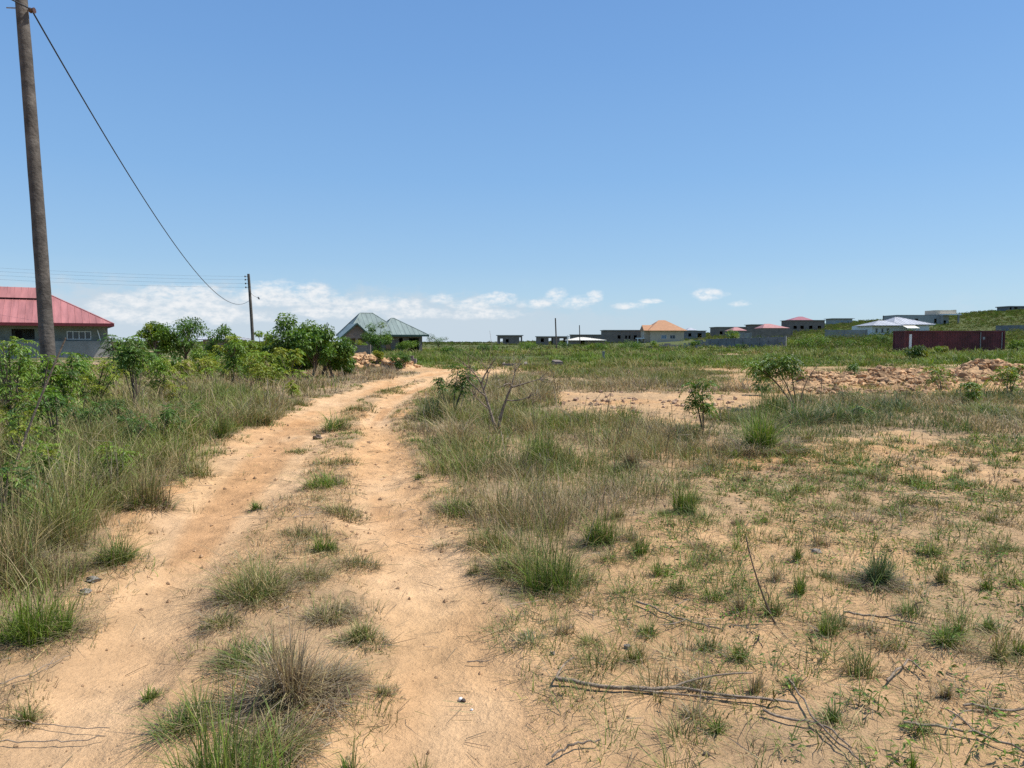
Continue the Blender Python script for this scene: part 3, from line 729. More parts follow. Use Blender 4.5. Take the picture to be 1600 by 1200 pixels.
def bez(p0, p1, p2, n=7):
    t = np.linspace(0, 1, n)[:, None]
    return (1 - t) ** 2 * p0 + 2 * t * (1 - t) * p1 + t ** 2 * p2
LEAFC = dict(dark=(0.058, 0.108, 0.022), mid=(0.088, 0.172, 0.026), bright=(0.165, 0.265, 0.026), yellow=(0.27, 0.29, 0.03), blue=(0.05, 0.10, 0.05), rust=(0.30, 0.17, 0.04))
def leafcol(N, wts, jit=.3):
    k = list(wts); p = np.array([wts[a] for a in k], float); p /= p.sum()
    c = np.array([LEAFC[a] for a in k])[RNG.choice(len(k), N, p=p)]
    return c * (1 + (RNG.random((N, 1)) - .5) * 2 * jit) * (1 + (RNG.random((N, 3)) - .5) * .15)
def tree(px, py, pxc, ptop, wpx, label, wts, n=2600, cb=.25, clumps=16, leaf=.13, name='leafy_tree', cat='tree', group=None, trunks=1, Y=None, tr=.05, flat_top=0.0):
    """trunk with limbs to leaf clumps; the crown spans wpx about column pxc, from ptop down"""
    if Y is None: x, y, z = G(px, py)
    else:
        y = Y; x = PXX(px, Y); z = float(hfun(x, y))
    s = y / F_PX; H = PZ(ptop, y) - z; W = wpx * s; cx = PXX(pxc, y) - x
    root = empty(name, (x, y, z)); tag(root, label, cat, group)
    zc0 = H * cb; hc = H - zc0
    C = []
    for _ in range(clumps):
        for _t in range(60):
            p = RNG.uniform(-1, 1, 3)
            if .25 < np.linalg.norm(p) < 1: break
        C.append((cx + p[0] * W * .44, p[1] * W * .42, zc0 + hc * (.5 + p[2] * .45)))
    C = np.array(C); rc = W * RNG.uniform(.08, .21, clumps)
    rc = np.minimum(rc, hc * .32)
    C[:, 2] = np.minimum(C[:, 2], H - rc * .75)
    tk = MB(); lm = np.array([cx * .6, 0, zc0 + hc * .25])
    for t in range(trunks):
        b0 = np.array([(t - (trunks - 1) / 2) * W * .12, RNG.normal() * .03, -.05]); e = lm + RNG.normal(size=3) * np.array([.12, .12, .05]) * W * .4
        path = bez(b0, (b0 + e) / 2 + RNG.normal(size=3) * W * .05, e)
        tk.tube(path, np.linspace(tr * 1.25, tr * .6, 7) * H * .5, 7, jitter=.2)
        for k in range(clumps):
            if k % trunks != t: continue
            st = path[RNG.integers(3, 7)]
            tk.tube(bez(st, (st + C[k]) / 2 + np.array([0, 0, .1 * hc]), C[k], 5), np.linspace(tr * .45, tr * .1, 5) * H * .5, 5)
    tk.build('trunk', M_BARK, root, smooth=True)
    cr = MB()
    i = RNG.choice(clumps, n, p=rc ** 2 / (rc ** 2).sum())
    u = RNG.normal(size=(n, 3)); u /= np.linalg.norm(u, axis=1)[:, None]
    r = RNG.random(n) ** .45
    pos = C[i] + u * (r * rc[i])[:, None] * np.array([1.1, 1.1, .85])
    cc = leafcol(clumps, wts, .25)[i] * .6 + leafcol(n, wts, .35) * .4
    L = leaf * .8 * RNG.uniform(.5, 1.35, n)
    leaves(cr, pos, u * .8 + RNG.normal(size=(n, 3)) * .5 + np.array([0, 0, -.15]), L, L * .5, cc, .3)
    cr.build('crown', M_LEAF, root)
    return root

def shrub(px, py, pxc, ptop, wpx, label, wts, stems=4, whorls=16, name='leafy_shrub', cat='shrub', group=None, leaflet=.085, rachis=.26, low=.3, lw=.34, Y=None, bare=0):
    """sapling with whorls of drooping feather leaves at its branch ends"""
    x, y, z = G(px, py)
    s = y / F_PX; H = PZ(ptop, y) - z; W = wpx * s; cx = PXX(pxc, y) - x
    root = empty(name, (x, y, z)); tag(root, label, cat, group)
    st = MB(); tips = []
    for k in range(stems):
        b = np.array([RNG.normal() * .03, RNG.normal() * .03, -.04])
        e = np.array([cx + RNG.uniform(-.42, .42) * W, RNG.uniform(-.35, .35) * W, H * RNG.uniform(.72, .9)])
        if k == 0: e[:2] = (cx * 1.0, 0); e[2] = H * .88
        path = bez(b, np.array([e[0] * .35, e[1] * .35, e[2] * .6]), e, 8)
        st.tube(path, np.linspace(.015, .005, 8) * (H / 1.5) ** .5 * 1.3, 6)
        for j in range(max(1, whorls // stems)):
            q = RNG.uniform(low, 1.0) if j else 1.0
            p = path[min(7, int(q * 7))]
            o = p + np.array([RNG.normal() * W * .16, RNG.normal() * W * .16, RNG.uniform(.0, .10) * H]) if j else p
            if j: st.tube(bez(p, (p + o) / 2 + np.array([0, 0, .03]), o, 4), [.005, .004, .003, .003], 4)
            tips.append(o)
    for k in range(bare):
        e = np.array([cx + RNG.uniform(-.6, .6) * W, RNG.uniform(-.4, .4) * W, H * RNG.uniform(.5, 1.02)])
        st.tube(bez(np.zeros(3), np.array([e[0] * .3, e[1] * .3, e[2] * .6]), e, 6), np.linspace(.011, .003, 6), 5)
    st.build('stem', M_BARK, root, smooth=True)
    T = np.array(tips); nw = len(T); nr = 10
    fo = MB()
    i = np.repeat(np.arange(nw), nr); N = len(i)
    az = RNG.random(N) * 2 * math.pi; el = RNG.uniform(-.45, 1.35, N)
    Lr = rachis * RNG.uniform(.55, 1.25, N)
    dv = np.stack([np.cos(az) * np.cos(el), np.sin(az) * np.cos(el), np.sin(el)], 1)
    wc = leafcol(nw, wts, .2)[i]
    for t in np.linspace(.22, 1, 6):
        p = T[i] + dv * (Lr * t)[:, None]; p[:, 2] -= Lr * .55 * t * t
        for sd in (-1, 1):
            side = np.stack([-np.sin(az), np.cos(az), np.zeros(N)], 1) * sd
            ld = dv * .55 + side * .85 + np.array([0, 0, -.25]) - np.array([0, 0, .5]) * t
            L = leaflet * RNG.uniform(.42, .95, N)
            leaves(fo, p, ld, L, L * lw, wc * .65 + leafcol(N, wts, .3) * .35, .25)
    fo.build('foliage', M_LEAF, root)
    return root

def twig_line(pts_px, r0, r1, name, label, cat, mat=None, lift=.02, side=(), group=None, n=14):
    """a stick lying on the ground along pixels of the photograph"""
    P = np.array([G(*p) for p in pts_px]); o = P[0].copy()
    t = np.linspace(0, len(P) - 1, n)
    Q = np.stack([np.interp(t, np.arange(len(P)), P[:, k]) for k in range(3)], 1)
    L = np.linalg.norm(P[-1] - P[0])
    Q[1:-1, :2] += RNG.normal(size=(n - 2, 2)) * L * .008
    Q[:, 2] = hfun(Q[:, 0], Q[:, 1]) + lift + RNG.random(n) * .012
    mb = MB(); mb.tube(Q - o, np.linspace(r0, r1, n), 7, jitter=.25)
    for k, dx, dy, dz in side:
        b = Q[k] - o; e = b + np.array([dx, dy, dz])
        mb.tube(bez(b, (b + e) / 2 + RNG.normal(size=3) * .02, e, 6), np.linspace(r0 * .55, r1 * .6, 6), 6, jitter=.2)
    ob = mb.build(name, mat or M_DEADWOOD, loc=tuple(o), smooth=True)
    tag(ob, label, cat, group); return ob

# ------------------------------------------------------------------ buildings
KEEPOUT = []
def wall_open(mb, w, z0, z1, t, openings, xoff=0.0, yoff=0.0):
    """wall along x from xoff to xoff+w, front face at yoff, thickness t, real openings (x0,x1,za,zb)"""
    xs = sorted({0.0, w, *[a for o in openings for a in o[:2]]})
    for a, b in zip(xs[:-1], xs[1:]):
        if b - a < 1e-6: continue
        cut = sorted([(o[2], o[3]) for o in openings if o[0] <= a + 1e-6 and o[1] >= b - 1e-6])
        z = z0
        for c0, c1 in cut:
            if c0 > z: mb.box(xoff + a, xoff + b, yoff, yoff + t, z, c0)
            z = c1
        if z < z1: mb.box(xoff + a, xoff + b, yoff, yoff + t, z, z1)
def hip_roof(mb, x0, x1, y0, y1, z, rise, rx0, rx1, ry=None, ribs=0.0, th=.09, ribh=.04):
    """hipped roof over the eave rectangle, ridge from rx0 to rx1 along x"""
    ry = (y0 + y1) / 2 if ry is None else ry
    E = [(x0, y0), (x1, y0), (x1, y1), (x0, y1)]
    A, B = (rx0, ry, z + rise), (rx1, ry, z + rise)
    e = [(*p, z) for p in E]; u = [(*p, z - th) for p in E]
    mb.quads([e[0], e[1], B, A], [(0, 1, 2, 3)]); mb.quads([e[2], e[3], A, B], [(0, 1, 2, 3)])
    mb.tris([e[1], e[2], B], [(0, 1, 2)]); mb.tris([e[3], e[0], A], [(0, 1, 2)])
    for k in range(4): mb.quads([u[k], u[(k + 1) % 4], e[(k + 1) % 4], e[k]], [(0, 1, 2, 3)])
    mb.quads(u, [(3, 2, 1, 0)])
    if ribs:
        def rib(p, q, hw=.035):
            p, q = np.array(p), np.array(q); d = q - p
            if np.linalg.norm(d) < .2: return
            sdir = np.cross(d, (0, 0, 1)); sdir = sdir / (np.linalg.norm(sdir) + 1e-9) * hw; n = np.array([0, 0, ribh])
            v = [p - sdir, p + sdir, p + sdir * .5 + n, p - sdir * .5 + n, q - sdir, q + sdir, q + sdir * .5 + n, q - sdir * .5 + n]
            mb.quads(v, [(0, 1, 2, 3), (1, 5, 6, 2), (2, 6, 7, 3), (3, 7, 4, 0), (4, 7, 6, 5)])
        for xx in np.arange(x0 + ribs / 2, x1, ribs):
            t = 1.0
            if xx < rx0: t = (xx - x0) / max(rx0 - x0, 1e-6)
            if xx > rx1: t = (x1 - xx) / max(x1 - rx1, 1e-6)
            rib((xx, y0, z + .003), (xx, y0 + (ry - y0) * t, z + rise * t + .003)); rib((xx, y1, z + .003), (xx, y1 + (ry - y1) * t, z + rise * t + .003))
        for yy in np.arange(y0 + ribs / 2, y1, ribs):
            t = (yy - y0) / (ry - y0) if yy < ry else (y1 - yy) / (y1 - ry)
            rib((x0, yy, z + .003), (x0 + (rx0 - x0) * t, yy, z + rise * t + .003)); rib((x1, yy, z + .003), (x1 + (rx1 - x1) * t, yy, z + rise * t + .003))
        for c, top in zip(e, (A, B, B, A)): rib((c[0], c[1], c[2] + .02), (top[0], top[1], top[2] + .02), .09)
        rib((A[0], A[1], A[2] + .005), (B[0], B[1], B[2] + .005), .1)
def window(parent, x0, x1, z0, z1, y, glass=None, bars=2, frame=None, t=.2):
    g = MB(); g.box(x0, x1, y + t * .5, y + t * .5 + .03, z0, z1)
    w = g.build('window', glass or M_GLASS, parent)
    f = MB(); b = .07
    f.box(x0, x1, y - .012, y + t * .45, z0, z0 + b); f.box(x0, x1, y - .012, y + t * .45, z1 - b, z1)
    f.box(x0, x0 + b, y - .012, y + t * .45, z0 + b, z1 - b); f.box(x1 - b, x1, y - .012, y + t * .45, z0 + b, z1 - b)
    for k in range(1, bars + 1):
        xx = x0 + (x1 - x0) * k / (bars + 1); f.box(xx - b / 2, xx + b / 2, y, y + t * .4, z0 + b, z1 - b)
    f.build('frame', frame or M_FRAMEW, w)
    return w
def house_shell(name, label, px0, px1, ptop, Y, depth, wallm, openings=(), rz=0.0, cat='house', slab=True, slabm=None, t=.2, roof_over=.25, back=True, group=None, slab_t=.22, parapet=0.0, sides=True):
    """a block building whose front spans px0..px1 at distance Y, wall head at row ptop; openings as fractions of width and metres from floor"""
    x0, x1 = PXX(px0, Y), PXX(px1, Y); xc = (x0 + x1) / 2; w = x1 - x0
    gz = min(float(hfun(a, b)) for a in (x0, xc, x1) for b in (Y, Y + depth))
    ztop = PZ(ptop, Y) - gz
    fl = float(hfun(xc, Y)) - gz
    root = empty(name, (xc, Y, gz), rz); tag(root, label, cat, group)
    KEEPOUT.append((x0 - 1.5, x1 + 1.5, Y - 1.5, Y + depth + 2))
    mb = MB()
    op = [(a * w, b * w, fl + c, min(fl + dd, ztop - .15)) for a, b, c, dd in openings]
    op = [o for o in op if o[3] > o[2] + .2]
    wall_open(mb, w, -.6, ztop, t, op, -w / 2, 0)
    if sides:
        mb.box(-w / 2, -w / 2 + t, t, depth - t, -.6, ztop); mb.box(w / 2 - t, w / 2, t, depth - t, -.6, ztop)
    if back: wall_open(mb, w, -.6, ztop, t, [o for o in op if o[3] - o[2] > 1.5], -w / 2, depth - t)
    mb.build('wall', wallm, root)
    if slab:
        s = MB(); s.box(-w / 2 - roof_over, w / 2 + roof_over, -roof_over, depth + roof_over, ztop + .003, ztop + slab_t)
        if parapet:
            p = roof_over - .05
            s.box(-w / 2 - p, w / 2 + p, -p, -p + .15, ztop + slab_t + .002, ztop + slab_t + parapet)
        s.build('roof', slabm or M_CONC, root)
    return root, w, ztop, fl, op

def buildings():
    # ---- red roofed house at the left edge, its front turned towards the track
    def turned(xc, Y, rz):
        c, sn = math.cos(rz), math.sin(rz)
        def X(p, v=0.0):
            a = (p - PX_C) / F_PX
            return (a * (Y + v * c) - xc + v * sn) / (c - a * sn)
        def Zr(gz):
            return lambda py, px, v=0.0: PZ(py, Y + X(px, v) * sn + v * c) - gz
        return X, Zr
    Y = 64.0; rz = .56
    xc = PXX(60, Y); X, Zr = turned(xc, Y, rz); gz = float(hfun(xc, Y)); Z = Zr(gz)
    root = empty('bungalow', (xc, Y, gz), rz)
    tag(root, 'grey bungalow with faded red metal hip roof behind the tall near pole', 'house'); KEEPOUT.append((PXX(-200, Y), PXX(190, Y), Y - 9, Y + 16))
    xl, xr = X(-190), X(170); w = xr - xl
    zt = Z(507, 100); D = 11.0
    mb = MB()
    p0, p1, w0, w1 = X(20), X(56), X(106), X(144)
    wall_open(mb, w, -.3, zt, .2, [(p0 - xl, p1 - xl, Z(530, 40), Z(514, 40)), (w0 - xl, w1 - xl, Z(530.5, 125), Z(517.5, 125))], xl, 0)
    mb.box(xl, xl + .2, .2, D - .2, -.3, zt); mb.box(xr - .2, xr, .2, D - .2, -.3, zt); mb.box(xl, xr, D - .2, D, -.3, zt)
    mb.box(p0 - .2, p1 + .2, 2.2, 2.4, 0, zt)
    mb.build('wall', M_PLASTERG, root)
    rf = MB(); ov = 1.15; yr = D / 2
    rl, rr = X(-90, yr), X(80, yr)
    hip_roof(rf, xl - ov, X(180, -ov), -ov, D + ov, zt + .1, Z(459.5, 80, yr) - zt - .1, rl, rr, ribs=.55, ribh=.03)
    r = rf.build('roof', M_RED, root)
    g = MB()   # raised gablet at the ridge end
    zr, zb = Z(449.5, 60, yr), Z(461.5, 60, yr); a, b = rl, rr + .05
    yb = 1.6
    g.tris([(a, yr - yb, zb - .35), (b, yr - yb, zb - .35), (b, yr, zr), (a, yr, zr), (a, yr + yb, zb - .35), (b, yr + yb, zb - .35)],
           [(0, 1, 2), (0, 2, 3), (3, 2, 5), (3, 5, 4), (1, 5, 2), (0, 3, 4)])
    for xx in np.arange(a + .2, b, .55):
        g.tris([(xx - .03, yr - yb, zb - .346), (xx + .03, yr - yb, zb - .346), (xx + .02, yr - .02, zr + .025), (xx - .02, yr - .02, zr + .025)], [(0, 1, 2), (0, 2, 3)])
    g.build('gablet', M_RED, r)
    xe = X(180, -ov)
    fa = MB(); fa.box(xl - ov - .02, xe + .02, -ov - .03, -ov - .004, zt - .16, zt + .12); fa.box(xe + .003, xe + .03, -ov, D + ov, zt - .16, zt + .12)
    fa.build('fascia', M_REDTRIM, r)
    window(root, w0, w1, Z(530.5, 125), Z(517.5, 125), 0, bars=3)
    d = MB(); d.box(X(24), X(34), 2.14, 2.19, .1, Z(516, 30)); d.build('door', M_DARK, root)
    pl = MB(); pl.box(xl - .2, xr + .3, -.32, -.02, -.3, Z(533, 120)); pl.build('plinth', M_CONC, root)
    pp = MB(); pp.tube([(X(154), -.12, Z(516, 154)), (X(156), -.12, Z(523, 156)), (X(158), -.12, Z(532, 158))], .05, 6); pp.build('downpipe', M_WHITE, root)

    # low building half hidden between the trees
    root, w2, zt2, fl, op = house_shell('shed', 'low dark roofed shed half hidden between the left trees', 318, 352, 530, 72, 6, M_BLOCKB, [(.3, .5, 0, 1.6)], slab=False, cat='shed')
    rf = MB(); hip_roof(rf, -w2 / 2 - .4, w2 / 2 + .4, -.5, 6.5, zt2, .35, -w2 / 2 + .4, w2 / 2 - .4, ribs=.6); rf.build('roof', M_ZINC, root)

    # ---- green roofed house
    Y = 92.0; rz = .36
    xc = PXX(600, Y); X, Zr = turned(xc, Y, rz); gz = float(hfun(xc, Y)); Z = Zr(gz)
    root = empty('bungalow', (xc, Y, gz), rz)
    tag(root, 'unfinished grey block house with pale green metal roof beyond the track', 'house'); KEEPOUT.append((PXX(515, Y), PXX(675, Y), Y - 9, Y + 16))
    xl, xr = X(564, 5.6) - 1.9, X(660); w = xr - xl; D = 11.0
    zt = Z(523.5, 640)
    mb = MB()
    wall_open(mb, w, -.6, zt, .2, [(X(603) - xl, X(611) - xl, .2, 1.9), (X(624) - xl, X(630) - xl, .7, 1.9), (X(639) - xl, X(655) - xl, .1, 1.9)], xl, 0)
    mb.box(xl, xl + .2, .2, D - .2, -.6, zt); mb.box(xr - .2, xr, .2, D - .2, -.6, zt); mb.box(xl, xr, D - .2, D, -.6, zt); mb.box(X(632), X(632) + .2, .2, 6, -.6, zt)
    mb.build('wall', M_BLOCKB, root)
    rf = MB()
    hip_roof(rf, xl - .7, X(636), -.4, D + .7, zt, Z(489, 575, 5.6) - zt, X(564, 5.6), X(583, 5.6), ry=5.6, ribs=.6, ribh=.03)
    r = rf.build('roof', M_GREENR, root)
    rw = MB(); hip_roof(rw, X(594), xr + .7, -.9, 9.0, zt + .03, Z(497, 614, 4.0) - zt - .03, X(612.5, 4.0), X(616, 4.0), ry=4.0, ribs=.6, ribh=.03)
    rw.build('roof', M_GREENR, root)
    yf = -3.0
    gp = MB(); xa, xb, xm = X(538, yf), X(576, yf), X(558, yf)
    zg = zt - .1; zp = Z(505, 558, yf)
    gw = MB(); gw.tris([(xa, yf, zg), (xb, yf, zg), (xm, yf, zp - .12), (xa, yf + .2, zg), (xb, yf + .2, zg), (xm, yf + .2, zp - .12)], [(0, 1, 2), (3, 5, 4), (0, 2, 5), (0, 5, 3), (1, 4, 5), (1, 5, 2)])
    gw.box(xa, xb, yf + .003, yf + .197, zg - .35, zg - .002)
    for q in (xa, xm - .15, xb - .3): gw.box(q, q + .3, yf + .02, yf + .3, -.6, zg - .352)
    gw.build('gable', M_BLOCKB, root)
    bb = MB()
    for xe in (xa - .5, xb + .5):
        ze = zg - .3
        v = [(xe, yf - .4, ze), (xm, yf - .4, zp), (xm, 4.5, zp), (xe, 1.0, ze), (xe, yf - .4, ze - .1), (xm, yf - .4, zp - .1), (xm, 4.5, zp - .1), (xe, 1.0, ze - .1)]
        gp.quads(v, [(0, 1, 2, 3), (4, 7, 6, 5), (0, 4, 5, 1), (0, 3, 7, 4)])
        v = [(xe, yf - .43, ze - .18), (xm, yf - .43, zp - .18), (xm, yf - .43, zp + .06), (xe, yf - .43, ze + .06), (xe, yf - .404, ze - .18), (xm, yf - .404, zp - .18), (xm, yf - .404, zp + .06), (xe, yf - .404, ze + .06)]
        bb.quads(v, [(0, 1, 2, 3), (4, 7, 6, 5), (0, 4, 5, 1), (3, 2, 6, 7), (0, 3, 7, 4), (1, 5, 6, 2)])
    gp.build('porch_roof', M_GREENR, root)
    bb.box(X(594), xr + .72, -.935, -.905, zt - .2, zt + .04)
    bb.build('fascia', M_DKGREEN, r)
    # low unfinished wall in front of it
    wx0, wx1 = PXX(536, 78), PXX(575, 78); z = float(hfun((wx0 + wx1) / 2, 78))
    mb = MB(); wall_open(mb, wx1 - wx0, -.4, PZ(539.5, 78) - z, .2, [], 0, 0); mb.box(wx1 - wx0 + .002, wx1 - wx0 + .3, -.05, .25, -.4, PZ(538, 78) - z)
    o = mb.build('block_wall', M_BLOCKB, loc=(wx0, 78, z)); tag(o, 'low bare block wall in front of the green roofed house', 'wall')
    wx0, wx1 = PXX(628, 46), PXX(650, 46); z = float(hfun((wx0 + wx1) / 2, 46))
    mb = MB(); mb.box(0, wx1 - wx0, 0, .5, -.2, .42); mb.box(.3, wx1 - wx0 - .2, .05, .45, .422, .62)
    o = mb.build('block_stack', M_BLOCKB, loc=(wx0, 46, z)); tag(o, 'small dark stack of blocks beside the track below the green roofed house', 'block stack')
    # low foundation courses near the middle
    wx0, wx1 = PXX(785, 44), PXX(880, 44); z = float(hfun((wx0 + wx1) / 2, 44))
    mb = MB(); mb.box(0, wx1 - wx0, 0, .16, -.2, .2); mb.box(0, .16, .162, 4, -.2, .2); mb.box(wx1 - wx0 - .5, wx1 - wx0, .162, 4, -.2, .32); mb.box(1.4, 1.6, .162, 4, -.2, .2)
    o = mb.build('foundation_wall', M_BLOCKB, loc=(wx0, 44, z)); tag(o, 'low grey foundation courses in the grass past the bend of the track', 'foundation')

    # ---- unfinished houses in the middle distance
    house_shell('unfinished_house', 'small flat roofed unfinished block house standing alone left of the thin poles', 777, 816, 524.5, 235, 8,
                M_BLOCKB, [(.10, .22, 0, 2.2), (.34, .46, .9, 2.0), (.88, .95, 0, 2.6)], cat='unfinished house', roof_over=.4)
    house_shell('unfinished_house', 'long low brown block shell right behind the taller thin pole', 839, 888, 526.5, 205, 8,
                M_BLOCKB, [(.12, .22, .8, 1.9), (.37, .5, 0, 2.0), (.72, .9, .3, 1.9)], cat='unfinished house', roof_over=.3)
    root, w, zt, fl, op = house_shell('low_house', 'low house with a shallow cream metal roof beside the shorter thin pole', 889, 944, 531.5, 190, 8, M_BLOCKB, [(.3, .45, 0, 1.4)], slab=False, cat='house')
    rf = MB(); hip_roof(rf, -w / 2 - .5, w / 2 + .5, -.6, 8.6, zt, PZ(527, 190) - PZ(531.5, 190), -w / 2 + 3.0, w / 2 - 5.0, ribs=.8); rf.build('roof', M_CREAMR, root)
    house_shell('unfinished_house', 'low bare block shell peeking over the cream metal roof', 893, 944, 523.5, 265, 8,
                M_BLOCKB, [(.1, .2, .8, 2), (.55, .7, .8, 2)], cat='unfinished house', roof_over=.3)
    house_shell('unfinished_house', 'wide grey brown block shell directly left of the orange roofed house', 944, 1003, 516.5, 240, 9,
                M_BLOCKB, [(.35, .43, 1.4, 2.6), (.55, .60, 1.4, 2.5), (.64, .69, 1.4, 2.5), (.78, .86, 1.2, 2.6)], cat='unfinished house', roof_over=.35)
    # ---- orange roofed two storey house
    Y = 225
    root, w, zt, fl, op = house_shell('storey_house', 'two storey tan house with steep orange hip roof', 1016, 1068, 516.5, Y, 11, M_TAN,
                                      [(.20, .36, 3.9, 5.1), (.58, .74, 3.9, 5.1), (.32, .48, 1.0, 2.2), (.58, .74, 1.0, 2.2)], slab=False)
    for k, o in enumerate(op): window(root, o[0] - w / 2, o[1] - w / 2, o[2], o[3], 0, M_BLUEGLASS if k == 0 else M_GLASS, 1)
    rf = MB(); zr = PZ(499.5, Y) - PZ(516.5, Y)
    hip_roof(rf, -w / 2 - .9, w / 2 + .9, -.9, 11.9, zt, zr, PXX(1034, Y) - PXX(1042, Y), PXX(1044, Y) - PXX(1042, Y)); r = rf.build('roof', M_ORANGE, root)
    rf = MB(); hip_roof(rf, -w / 2 - 2.0, -w / 2 + 5, 1.0, 8.5, zt + .05, zr * .52, -w / 2 - 1.9, -w / 2 + 1.5); rf.build('roof', M_ORANGE, root)
    gw = MB(); gw.box(-w / 2 - 1.7, -w / 2 - .003, 2.0, 8, -.5, zt); gw.build('wing_wall', M_TAN, root)
    bl = MB(); bl.box(-w / 2 - 4.0, -w / 2 - 1.72, 1, 4.5, zt - 2.6, zt - 2.3); bl.box(-w / 2 - 4.0, -w / 2 - 3.8, 1.0, 1.2, -.5, zt - 2.602); bl.build('balcony', M_WHITE, root)
    # buildings behind the long wall
    house_shell('unfinished_house', 'flat grey block shell just right of the orange roofed house', 1070, 1102, 517.5, 250, 8, M_BLOCKG,
                [(.15, .3, .9, 2.1), (.6, .8, .6, 2.1)], cat='unfinished house', roof_over=.3)
    root, w, zt, fl, op = house_shell('low_house', 'small white roofed house peeking above the grey shell right of the orange roof', 1074, 1087, 516, 330, 7, M_WHITE, [(.4, .6, .8, 2)], slab=False)
    rf = MB(); hip_roof(rf, -w / 2 - .5, w / 2 + .5, -.5, 7.5, zt, 1.2, -.6, .6); rf.build('roof', M_ZINC, root)
    root, *_ = house_shell('unfinished_house', 'dark grey flat topped shell behind the small pink roof', 1119, 1166, 511.5, 300, 10, M_BLOCKB,
                [(.1, .2, .9, 2.2), (.4, .5, .9, 2.2), (.65, .75, .9, 2.2)], cat='unfinished house', roof_over=.4)
    root, w, zt, fl, op = house_shell('low_house', 'small house under a bright pink hip roof behind the long grey wall', 1146, 1163, 516.5, 240, 8, M_CONC, [(.3, .5, .6, 1.8)], slab=False)
    rf = MB(); hip_roof(rf, -w / 2 - .6, w / 2 + .6, -.6, 8.6, zt, PZ(511, 240) - PZ(516.5, 240), -.6, .6); rf.build('roof', M_PINK, root)
    house_shell('unfinished_house', 'flat roofed grey shell left of the wide salmon roof', 1174, 1202, 507.5, 320, 9, M_BLOCKB, [(.2, .35, .9, 2.1)], cat='unfinished house', roof_over=.6)
    root, w, zt, fl, op = house_shell('low_house', 'long house under a wide salmon metal roof below the maroon roofed block house', 1192, 1229, 512.5, 290, 9, M_CONC, [(.2, .3, .7, 1.8), (.6, .7, .7, 1.8)], slab=False)
    rf = MB(); hip_roof(rf, -w / 2 - .6, w / 2 + .8, -.6, 9.6, zt, PZ(505.5, 290) - PZ(512.5, 290), -w / 2 + 2, w / 2 - 5.5); rf.build('roof', M_PINK, root)
    root, w, zt, fl, op = house_shell('block_house', 'wide brown block house with a low maroon hip roof on the slope', 1233, 1287, 500.8, 310, 10, M_BLOCKB,
                                      [(.1, .2, 1.0, 2.4), (.3, .4, 1, 2.4), (.55, .65, 1, 2.4), (.8, .9, 1, 2.4)], cat='house', roof_over=.5)
    rf = MB(); hip_roof(rf, -w / 2 + .8, w / 2 - 4.5, 1, 9.2, zt + .224, PZ(494.5, 310) - PZ(500.5, 310), -1.9, -.2); rf.build('roof', M_MAROONR, root)
    root, w, zt, fl, op = house_shell('modern_house', 'pale flat roofed house high on the slope left of the zinc roof', 1300, 1330, 498.0, 390, 9, M_PLASTER,
                                      [(.15, .3, .8, 2.2), (.4, .55, .8, 2.2), (.7, .85, .8, 2.2)], cat='house', roof_over=.9)
    for o in op: window(root, o[0] - w / 2, o[1] - w / 2, o[2], o[3], 0, M_BLUEGLASS, 1)
    # zinc roofed villa
    Y = 185
    root, w, zt, fl, op = house_shell('villa', 'white walled villa under a broad zinc hip roof behind the maroon container', 1361, 1450, 508.5, Y, 11, M_WHITE,
                                      [(.06, .10, .4, 1.6), (.16, .2, .4, 1.6), (.25, .30, .2, 1.6), (.60, .66, .5, 1.6)], slab=False)
    for o in op: window(root, o[0] - w / 2, o[1] - w / 2, o[2], o[3], 0, None, 0)
    xm = PXX(1405.5, Y)
    rf = MB(); hip_roof(rf, PXX(1392, Y) - xm, w / 2 + 1.2, -.9, 12, zt - .05 + .3, PZ(494.5, Y) - PZ(507, Y), PXX(1414, Y) - xm, PXX(1420, Y) - xm, ribs=.8); rf.build('roof', M_ZINC, root)
    rf = MB(); hip_roof(rf, -w / 2 - .9, PXX(1404, Y) - xm, -2.2, 8, zt, PZ(500.5, Y) - PZ(508.5, Y), PXX(1380, Y) - xm, PXX(1391, Y) - xm, ribs=.8); rf.build('roof', M_ZINC, root)
    pr = MB(); a, b = PXX(1405, Y) - xm, PXX(1424, Y) - xm
    pr.quads([(a, -3.4, zt - .75), (b, -3.4, zt - .75), (b, -.92, zt - .05), (a, -.92, zt - .05), (a, -3.4, zt - .87), (b, -3.4, zt - .87), (b, -.92, zt - .17), (a, -.92, zt - .17)], [(0, 1, 2, 3), (7, 6, 5, 4), (0, 4, 5, 1), (1, 5, 6, 2), (3, 7, 4, 0)])
    for q in (a + .1, b - .3): pr.box(q, q + .2, -3.2, -3.0, -.5, zt - .86)
    pr.build('porch', M_CREAMR, root)
    # unfinished cream two storey building behind it
    root, w, zt, fl, op = house_shell('unfinished_house', 'long unfinished pale block building behind the zinc roofed villa', 1399, 1480, 493.0, 262, 10, M_PLASTER,
                                      [(.05, .12, 1.6, 2.8), (.35, .41, 1.4, 2.8), (.72, .77, 1.2, 2.8), (.90, .95, .4, 2.2)], cat='unfinished house', roof_over=.05)
    up = MB(); a = PXX(1461, 262) - PXX(1439.5, 262); b = PXX(1493, 262) - PXX(1439.5, 262)
    zt2 = PZ(484.5, 262) - PZ(493, 262) + zt
    up.box(a, b, 0.6, .8, zt + .222, zt2); up.box(a, a + .2, .802, 7.5, zt + .222, zt2); up.box(b - .2, b, .802, 7.5, zt + .222, zt2 + .15); up.box(a, b, 7.502, 7.7, zt + .222, zt2)
    up.build('upper_wall', M_CREAM, root)
    cn = MB(); cn.box(a + 1.2, b - .1, -2.6, .598, zt + .1, zt + .55); cn.build('canopy', M_WHITE, root)
